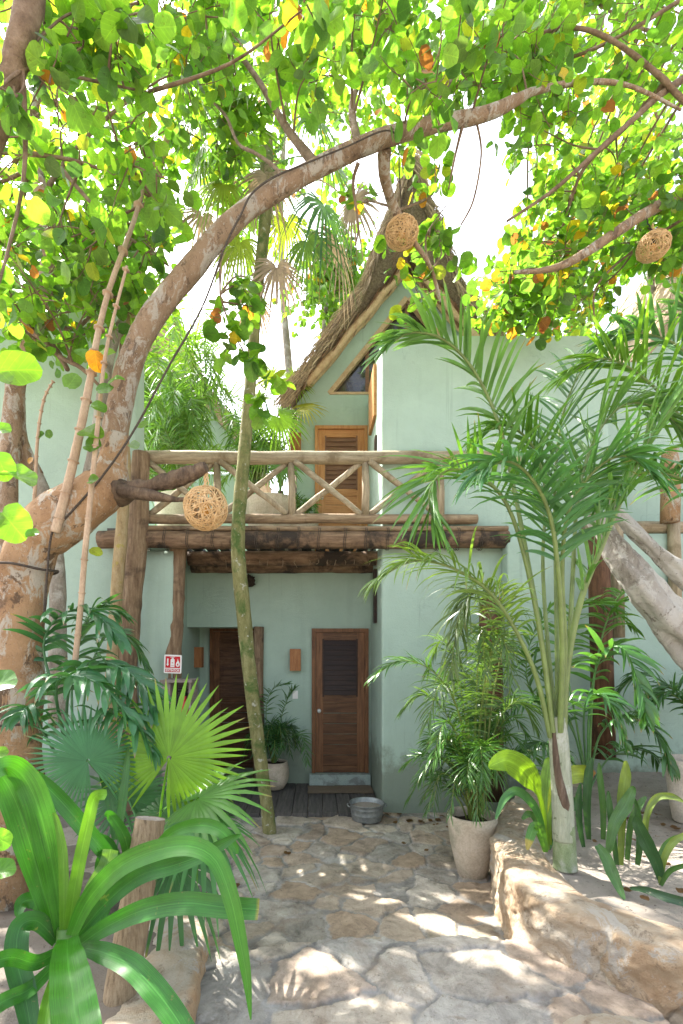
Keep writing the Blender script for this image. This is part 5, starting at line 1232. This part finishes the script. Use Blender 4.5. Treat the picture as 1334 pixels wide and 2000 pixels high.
mb=MB(); mb.tube([P(140,1975,2.1),P(135,1900,2.1),P(130,1810,2.1)],[.05,.055,.04],12,(.10,.22,.04),lump=.05); mb.build('stalk',M['strap'],t)

t=thing('snake_plant','clump of mottled upright strap leaves in the sand right of the palm','plant',P(1215,1690,3.5))
SG=(.06,.145,.035); SY=(.17,.24,.05)
for spec,tint in (
 ([(1212,1690,3.5,12),(1214,1620,3.5,16),(1216,1560,3.48,24),(1222,1515,3.46,24),(1222,1486,3.45,6)],SY),
 ([(1188,1665,3.4,12),(1200,1610,3.4,26),(1220,1575,3.4,32),(1234,1545,3.4,18),(1236,1535,3.4,4)],SG),
 ([(1292,1722,3.3,14),(1282,1685,3.3,26),(1262,1645,3.3,32),(1246,1610,3.3,24),(1242,1596,3.3,8)],(.035,.095,.03)),
 ([(1166,1650,3.35,14),(1182,1672,3.28,26),(1196,1705,3.2,28),(1214,1745,3.1,14),(1220,1757,3.08,3)],SG),
 ([(1290,1726,3.3,10),(1296,1680,3.3,14),(1315,1645,3.28,16),(1345,1628,3.25,12)],SY),
 ([(1290,1730,3.3,8),(1310,1700,3.2,12),(1350,1688,3.1,10)],SG),
 ([(1230,1735,3.1,6),(1260,1738,3.0,16),(1300,1752,2.9,22),(1360,1768,2.8,22)],(.025,.07,.03)),
 ([(1262,1660,3.6,10),(1262,1600,3.6,13),(1280,1560,3.6,16),(1310,1555,3.55,16),(1335,1566,3.5,5)],SY),
 ([(1225,1680,3.6,10),(1232,1610,3.6,14),(1250,1570,3.6,16),(1262,1556,3.6,5)],SG),
 ([(1178,1640,3.6,10),(1178,1580,3.6,14),(1172,1520,3.6,14),(1170,1490,3.6,4)],SG),
 ([(1150,1640,3.7,10),(1146,1570,3.7,18),(1150,1510,3.7,20),(1156,1480,3.7,5)],(.035,.10,.03)),
 ([(1205,1690,3.45,10),(1196,1620,3.45,14),(1190,1570,3.45,14),(1188,1545,3.45,4)],(.04,.11,.03)),
 ([(1245,1690,3.5,10),(1250,1640,3.5,16),(1246,1590,3.5,14),(1240,1560,3.5,4)],(.045,.12,.03)),
 ([(1280,1690,3.6,8),(1300,1650,3.6,12),(1330,1635,3.55,12),(1360,1650,3.5,5)],SG),
 ([(1140,1655,3.6,8),(1132,1610,3.6,14),(1130,1560,3.6,16),(1134,1530,3.6,4)],(.03,.09,.03))):
    leaf_part(t,spec,tint,fold=.35,wave=.05,rib=1.1,ws=.8)
t=thing('canna','broad pale green leaf plant at the foot of the pale crownshaft','plant',P(1068,1660,3.7))
for spec,tint,k in (
 ([(1066,1650,3.7,7),(1062,1590,3.7,8),(1052,1550,3.68,9),(1040,1528,3.65,36),(1020,1502,3.6,50),(992,1486,3.55,46),(968,1492,3.5,28),(955,1500,3.46,4)],(.18,.33,.02),{}),
 ([(1074,1650,3.72,7),(1074,1580,3.75,8),(1090,1530,3.75,26),(1120,1513,3.75,34),(1145,1512,3.74,34),(1160,1518,3.73,18)],(.25,.32,.03),{'tip':((.30,.15,.06),.8)}),
 ([(1064,1655,3.65,6),(1058,1610,3.6,10),(1040,1570,3.55,16),(1010,1545,3.5,18),(985,1560,3.45,14),(968,1600,3.4,4)],(.05,.16,.035),{}),
 ([(1070,1660,3.7,6),(1066,1590,3.75,20),(1066,1540,3.8,28),(1072,1490,3.85,18),(1074,1480,3.85,5)],(.16,.29,.03),{}),
 ([(1066,1665,3.6,8),(1056,1625,3.55,20),(1044,1615,3.5,20),(1034,1640,3.45,16),(1030,1660,3.42,4)],(.07,.19,.03),{'tip':((.32,.26,.05),.75)}),
 ([(1062,1655,3.7,6),(1045,1600,3.75,10),(1032,1590,3.75,14),(1020,1600,3.72,5)],(.06,.15,.03),{}),
 ([(1072,1660,3.75,6),(1088,1600,3.8,20),(1118,1570,3.85,26),(1140,1575,3.85,10)],(.04,.12,.03),{})):
    leaf_part(t,spec,tint,**k)

# ================================================================== OBJECTS
def text_mesh(mb,txt,size,fn,bold=0.0):
    """lettering as solid outlines placed by fn(x, y)"""
    cu=bpy.data.curves.new('lettering','FONT'); cu.body=txt; cu.size=size; cu.align_x='CENTER'; cu.align_y='CENTER'; cu.offset=bold; cu.resolution_u=3
    o=bpy.data.objects.new('lettering',cu); col.objects.link(o)
    dg=bpy.context.evaluated_depsgraph_get(); me=bpy.data.meshes.new_from_object(o.evaluated_get(dg))
    V=[fn(v.co.x,v.co.y) for v in me.vertices]
    tri=[tuple(p.vertices) for p in me.polygons]
    by={}
    for f in tri: by.setdefault(len(f),[]).append(f)
    mb.add(V,[np.array(v) for v in by.values()])
    bpy.data.objects.remove(o); bpy.data.curves.remove(cu); bpy.data.meshes.remove(me)

# woven lanterns
def tie(mb,p,q,r,n=14,sag=0.):
    mb.tube([p.lerp(q,i/n)+V3(.004*math.sin(i*1.7),.004*math.cos(i*2.1),-sag*math.sin(PI*i/n)) for i in range(n+1)],r,5,caps=False)
c1=P(402,993,3.34); r0=.146
lan=thing('woven_lantern','woven wicker ball lantern hanging from the dark broken stub of the leaning trunk','lantern',c1,'woven ball lanterns in the trees')
mb=MB()
for k in range(66):
    n=rnd(); u=n.cross(V3(.3,.5,.8)).normalized(); w_=n.cross(u); off=R.uniform(-.75,.75); rr=math.sqrt(1-off*off); ph=R.uniform(0,6)
    pts=[]
    for i in range(27):
        a=2*PI*i/26; j=r0*(1+.022*math.sin(3*a+ph)); pts.append(c1+(u*math.cos(a)*rr+w_*math.sin(a)*rr+n*(off+.05*math.sin(2*a+ph)))*j)
    k_=R.uniform(.8,1.12); mb.tube(pts,.0031,4,(k_,k_,k_),caps=False)
sh=mb.build('shade',M['wicker'],lan)
mb=MB(); mb.lathe([(.001,c1.z+.075),(.018,c1.z+.074),(.020,c1.z+.03),(.001,c1.z+.029)],c1.x,c1.y,12); mb.build('socket',M['black'],lan)
mb=MB(); mb.lathe([(.001,c1.z+.03),(.014,c1.z+.028),(.028,c1.z+.0),(.032,c1.z-.02),(.026,c1.z-.042),(.001,c1.z-.055)],c1.x,c1.y,14); mb.build('bulb',M['amber'],lan)
mb=MB(); a=c1+V3(0,0,r0-.005)
tie(mb,a,a+V3(.004,.01,.13),.005); tie(mb,a+V3(.02,0,-.005),a+V3(.008,.01,.12),.004); tie(mb,a+V3(-.02,.01,-.005),a+V3(.0,.01,.11),.004)
tie(mb,c1+V3(0,0,.07),a,.004); mb.build('cord',M['wicker'],lan)
for (px,py,d),lab,rz in (((785,455,4.5),'woven wicker ball lantern hanging in front of the thatched gable apex',1.1),((1276,481,4.86),'woven wicker ball lantern hanging from the bough at the right edge',2.3)):
    c=copy_tree(lan); c.location=P(px,py,d); c.rotation_euler=(0,0,rz); c['label']=lab; c.scale=(1,1,.84)

# wooden wall lamps
def sconce(x,y,z,lab,loc_rot=0):
    t=thing('wall_lamp',lab,'wall lamp',V3(x,y,z),'wooden wall lamps'); return t
t=thing('wall_lamp','small upright wooden box lamp on the wall between the two lower doors','wall lamp',V3(-.29,DW,1.90),'wooden box wall lamps')
mb=MB(); mb.box(-.37,-.355,DW-.12,DW-.002,1.745,2.07); mb.box(-.225,-.21,DW-.12,DW-.002,1.745,2.07); mb.box(-.355,-.225,DW-.118,DW-.10,1.746,2.069); mb.build('shade',M['lampwood'],t,smooth=False)
mb=MB(); mb.box(-.34,-.24,DW-.09,DW-.004,1.80,2.0); mb.build('back_plate',M['black'],t,smooth=False)
c=copy_tree(t); c.location=V3(-1.92,7.8,1.93); c.rotation_euler=(0,0,math.radians(90)); c['label']='wooden box lamp on the side wall inside the dark niche'
c=copy_tree(t); c.location=V3(-.30,7.8,5.32); c['label']='wooden box lamp beside the balcony door, partly behind the rail'
# switches
def switch(x,z,y,lab):
    t=thing('light_switch',lab,'light switch',V3(x,y,z))
    mb=MB(); mb.box(x-.04,x+.04,y-.012,y-.001,z-.06,z+.06); mb.build('plate',M['plastic'],t,smooth=False)
    mb=MB(); mb.box(x-.017,x+.017,y-.018,y-.0125,z-.03,z+.03); mb.build('rocker',M['plastic'],t,smooth=False)
switch(-.295,1.383,DW,'white switch plate on the wall beside the lower door')
switch(-.385,4.60,7.8,'white switch plate on the gable wall behind the balcony rail')
# dark twig ball on the lower wall
cc=P(487,1134,7.15); t=thing('twig_ball','dark round ball of twigs fixed high on the lower wall','wall ornament',cc)
mb=MB()
for k in range(46):
    n=rnd(); u=n.cross(V3(.3,.5,.8)).normalized(); w_=n.cross(u); rr=R.uniform(.06,.1)
    pts=[cc+(u*math.cos(a)+w_*math.sin(a)*.9)*rr*R.uniform(.85,1.1)+n*.02 for a in [2*PI*i/9 for i in range(8)]]; mb.tube(pts,.007,4,caps=False)
mb.build('twig_weave',M['wickerdark'],t)

# extinguisher sign: white rim, red field, pictograms and the word
sx,sz,sy=(338-CX)/FP*5.95,EYE+(CY-1297)/FP*5.95,5.95
t=thing('extinguisher_sign','red and white EXTINTOR sign with arrow, extinguisher and flame on the support post','sign',V3(sx,sy,sz))
S=.107; ca,sa=math.cos(-.035),math.sin(-.035)
def sp(x,y,dy): return (sx+(x*ca-y*sa)*S,sy-dy,sz+(x*sa+y*ca)*S)
def rr_poly(hx,hy,r,cy=0):
    q=[]
    for cx_,cy_,a0 in ((hx-r,hy-r,0),(-hx+r,hy-r,90),(-hx+r,-hy+r,180),(hx-r,-hy+r,270)):
        for k in range(6): a=math.radians(a0+18*k); q.append((cx_+r*math.cos(a),cy+cy_+r*math.sin(a)))
    return q
def flat(mb,poly,dy,th=0):
    n=len(poly); cx_=sum(p[0] for p in poly)/n; cy_=sum(p[1] for p in poly)/n
    V=[sp(x,y,dy) for x,y in poly]+[sp(cx_,cy_,dy)]; F=[np.array([(i,n,(i+1)%n) for i in range(n)])]
    if th:
        b=len(V); V+= [sp(x,y,dy-th) for x,y in poly]; F.append(np.array([(i,(i+1)%n,b+(i+1)%n,b+i) for i in range(n)]))
    mb.add(V,F)
mb=MB(); flat(mb,rr_poly(1.0,1.06,.13),.012,.006); mb.build('panel',M['signwhite'],t,smooth=False)
mb=MB(); flat(mb,[(-.84,-.44),(.84,-.44),(.84,.88),(-.84,.88)],.0128); flat(mb,[(-.84,-.92),(.84,-.92),(.84,-.54),(-.84,-.54)],.0128); mb.build('red_field',M['signred'],t,smooth=False)
mb=MB()
flat(mb,[(-.66,.62),(-.50,.62),(-.50,-.02),(-.66,-.02)],.0136); flat(mb,[(-.74,0.),(-.42,0.),(-.58,-.26)],.0136)
flat(mb,[(-.26,-.34),(.20,-.34),(.20,.50),(.10,.62),(-.16,.62),(-.26,.50)],.0136); flat(mb,[(-.12,.63),(.08,.63),(.08,.74),(-.12,.74)],.0136); flat(mb,[(-.30,.76),(.22,.80),(.24,.86),(-.30,.82)],.0136)
flat(mb,[(.56,.66),(.62,.42),(.74,.26),(.72,.06),(.80,.16),(.82,-.04),(.72,-.24),(.54,-.30),(.38,-.20),(.34,.0),(.40,.16),(.52,.34)],.0136)
text_mesh(mb,'EXTINTOR',.36,lambda x,y:sp(x*.88,-.735+y,.0136),.012); mb.build('lettering',M['signwhite'],t,smooth=False)
mb=MB(); flat(mb,[(-.12,.10),(.06,.10),(.06,.18),(-.12,.18)],.0144); flat(mb,[(.56,.10),(.64,-.02),(.60,-.16),(.50,-.12),(.48,.0)],.0144); flat(mb,[(-.2,-.16),(.14,-.16),(.14,-.12),(-.2,-.12)],.0144); mb.build('pictogram_cut',M['signred'],t,smooth=False)

# cabinet with the extinguisher standing in it
x0,x1,yf,yb,zt=-1.80,-1.46,5.72,6.06,1.70
t=thing('extinguisher_cabinet','weathered open fronted wooden cabinet under the red sign','cabinet',V3(-1.63,5.9,0))
mb=MB(); mb.box(x0,x0+.10,yf,yb,0,zt-.034); mb.box(x1-.025,x1,yf,yb,0,zt-.034); mb.box(x0+.10,x1-.025,yb-.02,yb,0,zt-.034); mb.box(x0+.10,x1-.025,yf+.003,yb-.02,.80,.83); mb.build('case',M['boxgrey'],t,smooth=False)
mb=MB(); mb.box(x0-.02,x1+.02,yf-.02,yb+.01,zt-.03,zt); mb.build('lid',M['boxgrey'],t,smooth=False)
ex,ey=-1.565,5.86
t=thing('fire_extinguisher','red fire extinguisher standing inside the weathered cabinet','fire extinguisher',V3(ex,ey,.83))
mb=MB(); mb.lathe([(.001,.832),(.062,.832),(.066,.85),(.066,1.36),(.06,1.41),(.04,1.45),(.022,1.47),(.02,1.50)],ex,ey,22); mb.build('cylinder',M['red'],t)
mb=MB(); mb.lathe([(.02,1.50),(.026,1.505),(.026,1.54),(.012,1.545),(.001,1.546)],ex,ey,14); mb.box(ex-.09,ex+.02,ey-.012,ey+.012,1.55,1.565); mb.box(ex-.08,ex+.015,ey-.011,ey+.011,1.585,1.597); mb.build('handle',M['black'],t,smooth=False)
mb=MB(); mb.tube(crom([V3(ex-.02,ey-.01,1.52),V3(ex-.08,ey-.06,1.48),V3(ex-.085,ey-.075,1.3),V3(ex-.07,ey-.07,1.05)],16),.011,7); mb.build('hose',M['black'],t)
mb=MB(); V=[]
for j in range(9):
    a=-PI/2-.75+1.5*j/8
    for z in (1.02,1.28): V.append((ex+.0672*math.cos(a),ey+.0672*math.sin(a),z))
mb.add(V,np.array([(2*j,2*j+2,2*j+3,2*j+1) for j in range(8)])); mb.build('label_band',M['signwhite'],t)

# planters
def pot(name,lab,x,y,z0,prof,mat,soilz,group=None):
    t=thing(name,lab,'pot',V3(x,y,z0)); mb=MB(); mb.lathe([(r,z0+z) for r,z in prof],x,y,36,wob=.012); mb.build('body',mat,t)
    mb=MB(); r=max(q for q,_ in prof)*.9; k=26
    V=[(x,y,z0+soilz)]+[(x+r*math.cos(2*PI*i/k),y+r*math.sin(2*PI*i/k),z0+soilz+.01*math.sin(i*2.3)) for i in range(k)]
    mb.add(V,np.array([(0,1+i,1+(i+1)%k) for i in range(k)])); mb.build('soil',M['soil'],t); return t
TALL=[(.001,0),(.11,.0),(.125,.012),(.16,.15),(.195,.30),(.215,.45),(.222,.555),(.218,.565),(.205,.565),(.20,.54),(.19,.42)]
pot('tall_pot','tall tapering beige pot standing on the paving against the retaining wall',1.43,4.42,0.0,TALL,M['pot'],.48)
pot('round_pot','rounded beige pot on the plank deck beside the lower door',-.58,6.98,.07,[(.001,0),(.12,0),(.14,.01),(.19,.10),(.21,.20),(.205,.30),(.185,.375),(.19,.385),(.175,.39),(.165,.36)],M['pot'],.34)
pot('tall_pot','whitish empty looking pot cut off at the right edge',3.42,4.42,.49,[(.001,0),(.13,0),(.14,.012),(.17,.2),(.19,.4),(.205,.56),(.203,.575),(.185,.575),(.175,.5)],M['potwhite'],.42)
for px,py,d,w_,h,lab in ((358,942,7.75,.44,.9,'large pale planter at the left of the balcony behind the hanging lantern'),(530,955,7.45,.40,.78,'large pale planter on the balcony right of the mossy trunk'),(592,985,7.45,.24,.50,'small pale planter on the balcony under the light switch')):
    p=P(px,py,d); pot('balcony_planter',lab,p.x,p.y,ZF,[(.001,0),(w_*.62,0),(w_*.68,.02),(w_*.85,h*.4),(w_*.98,h*.8),(w_,h),(w_*.96,h+.012),(w_*.9,h),(w_*.86,h*.9)],M['pot'],h*.93)
b=P(592,960,7.45); t=thing('small_shrub','small potted green plant on the balcony under the light switch','plant',V3(b.x,b.y,ZF+.45))
areca(t,V3(b.x,b.y,ZF+.45),12,.42,.34,.16,.014,(.08,.2,.03),77,nl=16,up=.4)
# galvanised tub and dark bucket
def tub(name,lab,cat,x,y,r,h,mat,water=True):
    t=thing(name,lab,cat,V3(x,y,0)); z=.02
    mb=MB(); mb.lathe([(.001,z),(r*.86,z),(r*.87,z+.01),(r*.92,z+h*.35),(r*.94,z+h*.38),(r*.93,z+h*.42),(r*.96,z+h*.70),(r*.98,z+h*.73),(r*.97,z+h*.76),(r,z+h*.96),(r*1.02,z+h*.97),(r*1.025,z+h),(r*.99,z+h),(r*.96,z+h*.9),(r*.86,z+.02),(.001,z+.018)],x,y,40); b=mb.build('body',mat,t)
    for s in (-1,1):
        mb=MB(); mb.tube([V3(x+s*r*1.0,y-.05,z+h*.8),V3(x+s*r*1.12,y-.04,z+h*.84),V3(x+s*r*1.14,y,z+h*.85),V3(x+s*r*1.12,y+.04,z+h*.84),V3(x+s*r*1.0,y+.05,z+h*.8)],.008,7); mb.build('handle',mat,t)
    mb=MB(); k=30; rr=r*.95; V=[(x,y,z+h*.72)]+[(x+rr*math.cos(2*PI*i/k),y+rr*math.sin(2*PI*i/k),z+h*.72) for i in range(k)]
    mb.add(V,np.array([(0,1+i,1+(i+1)%k) for i in range(k)])); mb.build('sand_fill' if water else 'soil',M['sand'] if water else M['soil'],t)
tub('galvanised_tub','low galvanised metal tub on the paving beside the door mat','tub',.625,5.86,.205,.20,M['metal'])
tub('dark_bucket','dark ribbed tub half hidden by fan palm leaves at the deck','tub',-1.53,5.75,.19,.27,M['darkmetal'],False)
# plank deck and mat
t=thing('plank_deck','dark grey plank deck in front of the two lower doors','deck',V3(-.5,6.6,0))
mb=MB(); x=-1.86
while x<.80:
    wd=R.uniform(.17,.21); ya=5.97+R.uniform(-.03,.02); mb.box(x,min(x+wd,.825),ya,7.28,.0,.058+R.uniform(-.004,.006),(R.uniform(.85,1.1),)*3); x+=wd+.008
mb.build('planks',M['plank'],t,smooth=False)
mb=MB(); nx,ny=30,14; V=[]
for j in range(ny+1):
    for i in range(nx+1):
        X=-.10+.92*i/nx; Y=6.72+.40*j/ny; V.append((X+.012*mnoise.noise(V3(Y*6,0,0)),Y+.012*mnoise.noise(V3(X*6,3,0)),.072+.008*mnoise.noise(V3(X*5,Y*5,0))))
F=[np.array([(j*(nx+1)+i,j*(nx+1)+i+1,(j+1)*(nx+1)+i+1,(j+1)*(nx+1)+i) for j in range(ny) for i in range(nx)])]
mb.add(V,F); props(mb.build('door_mat',M['mat'],loc=(.36,6.92,.066)),'brown coir mat lying before the lower louvred door','door mat')
# sawn post in the left foreground
t=thing('wooden_post','short sawn wooden post leaning among the lily leaves','post',P(232,1960,2.42))
a,b=P(228,1990,2.42),P(294,1598,2.62)
pts=[a.lerp(b,i/40) for i in range(41)]; mb=MB(); mb.tube(pts,[.084-.006*i/40 for i in range(41)],28,lump=.05,lf=5,caps=False); mb.build('shaft',M['post_tan'],t)
mb=MB(); d=(pts[-1]-pts[-2]).normalized(); u=d.cross(V3(0,1,0)).normalized(); w_=d.cross(u); V=[b+d*.004]; k=28
for ring in (.45,1.0):
    for i in range(k):
        aa=2*PI*i/k; q=u*math.cos(aa)+w_*math.sin(aa); V.append(b+q*.0795*ring+d*(.006*mnoise.noise((b+q*ring)*9)+.004-.006*ring**4))
mb.add([tuple(v) for v in V],[np.array([(0,1+i,1+(i+1)%k) for i in range(k)]),np.array([(1+i,1+k+i,1+k+(i+1)%k,1+(i+1)%k) for i in range(k)])]); mb.build('sawn_end',M['boxgrey'],t)
# cables and ropes
mb=MB(); cab=crom(PL([(86,1200,3.42),(92,1120,3.42),(102,1040,3.42),(130,1010,3.42),(200,930,3.42),(262,840,3.44),(330,715,3.48),(395,600,3.53),(440,480,3.56),(470,420,3.58),(492,378,3.62),(535,346,3.68),(600,318,3.74),(680,285,3.78),(740,258,3.83),(768,258,3.85),(778,280,4.1),(780,340,4.35),(784,402,4.48),(785,424,4.5)]),120)
mb.tube(cab,[.0075]*75+[.006]*46,6,lump=.12,lf=20); props(mb.build('electric_cable',M['rope'],loc=tuple(cab[0])),'dark cable strung along the arching limb down to the middle lantern','cable')
mb=MB(); q=P(1262,425,4.8); tie(mb,q,P(1275,452,4.86),.006,10,.02); props(mb.build('electric_cable',M['black'],loc=tuple(q)),'short dark flex holding the lantern under the right bough','cable')
mb=MB(); q=P(399,925,3.36); tie(mb,q,P(402,962,3.34),.006,10); props(mb.build('hanging_cord',M['wicker'],loc=tuple(q)),'pale straw cord tying the lantern to the broken stub','cord')
def ring_rope(px,py,d,wpx,tilt,lab):
    c=P(px,py,d); r=wpx/FP*d/2*1.03; mb=MB()
    pts=[c+V3(r*math.cos(a),r*math.sin(a),tilt*r*math.cos(a)+.01*math.sin(3*a)) for a in [2*PI*i/36 for i in range(37)]]
    mb.tube(pts,.010,6,lump=.2,lf=25,caps=False); props(mb.build('rope',M['rope'],loc=tuple(c)),lab,'rope')
ring_rope(48,1112,3.6,112,-.05,'dark rope tied round the orange trunk just below its fork')
ring_rope(28,1412,3.6,122,.14,'dark rope tied round the lower orange trunk above the lily')
# fallen leaves
fl=None
for i in range(70):
    x,y=(R.uniform(-.8,1.2),R.uniform(3.4,5.8)) if i<5 else (R.uniform(1.9,3.6),R.uniform(2.9,4.6)) if i<42 else (R.uniform(.85,1.9),R.uniform(5.35,6.02))
    z=.032 if (i<5 or i>=42) else .50+.05*max(0,min(1,(x-2.2)/2))
    if fl is None:
        mb=MB(); put_leaf(mb,(-.035,0,0),(1,0,0),(0,.1,1),.026,(.15,.085,.045),LTBS[2]); fl=mb.build('fallen_leaf',M['leaf']); o=fl
    else:
        o=fl.copy(); col.objects.link(o)
    s=R.uniform(.5,1.5); o.location=(x,y,z); o.scale=(s,s,s); o.rotation_euler=(R.uniform(-.2,.2),R.uniform(-.2,.2),R.uniform(0,6.28))
    props(o,'small curled brown leaf lying on the stone or sand','leaf','fallen leaves')

# ================================================================== LIGHT, SKY, CAMERA
EL,AZ=math.radians(54),math.radians(47)      # sun behind the house, to the left
world=bpy.data.worlds.new('World'); sc.world=world; world.use_nodes=True
nt=world.node_tree; bg=nt.nodes['Background']; sky=nt.nodes.new('ShaderNodeTexSky'); sky.sky_type='NISHITA'; sky.sun_disc=False
sky.sun_elevation=EL; sky.sun_rotation=-AZ; sky.air_density=1.0; sky.dust_density=4.0; sky.ozone_density=1.0
bw=nt.nodes.new('ShaderNodeRGBToBW'); mx=nt.nodes.new('ShaderNodeMix'); mx.data_type='RGBA'; mx.inputs[0].default_value=.62   # humid, whitish tropical sky
nt.links.new(sky.outputs[0],bw.inputs[0]); nt.links.new(sky.outputs[0],mx.inputs[6]); nt.links.new(bw.outputs[0],mx.inputs[7]); nt.links.new(mx.outputs[2],bg.inputs[0])
bg.inputs[1].default_value=.15
sl=bpy.data.lights.new('sun','SUN'); sl.energy=3.2; sl.angle=math.radians(.53); sl.color=(1,.95,.87)
so=bpy.data.objects.new('sun',sl); col.objects.link(so)
sd=V3(-math.sin(AZ)*math.cos(EL),math.cos(AZ)*math.cos(EL),math.sin(EL))   # towards the sun
so.rotation_euler=sd.to_track_quat('Z','Y').to_euler(); so.location=sd*30
cam=bpy.data.cameras.new('camera'); cam.lens=36*FP/2000; cam.sensor_width=36; cam.sensor_fit='AUTO'; cam.shift_x=(667-CX)/2000; cam.shift_y=(CY-1000)/2000; cam.clip_end=500; cam.clip_start=.05
co=bpy.data.objects.new('camera',cam); col.objects.link(co); co.location=(0,0,EYE); co.rotation_euler=(PI/2,0,0); sc.camera=co
sc.view_settings.view_transform='Standard'; sc.view_settings.look='None'; sc.view_settings.gamma=1; sc.view_settings.exposure=2.65
cy=sc.cycles; cy.max_bounces=8; cy.diffuse_bounces=5; cy.glossy_bounces=3; cy.transmission_bounces=5; cy.transparent_max_bounces=8; cy.caustics_reflective=False; cy.caustics_refractive=False; cy.use_denoising=True
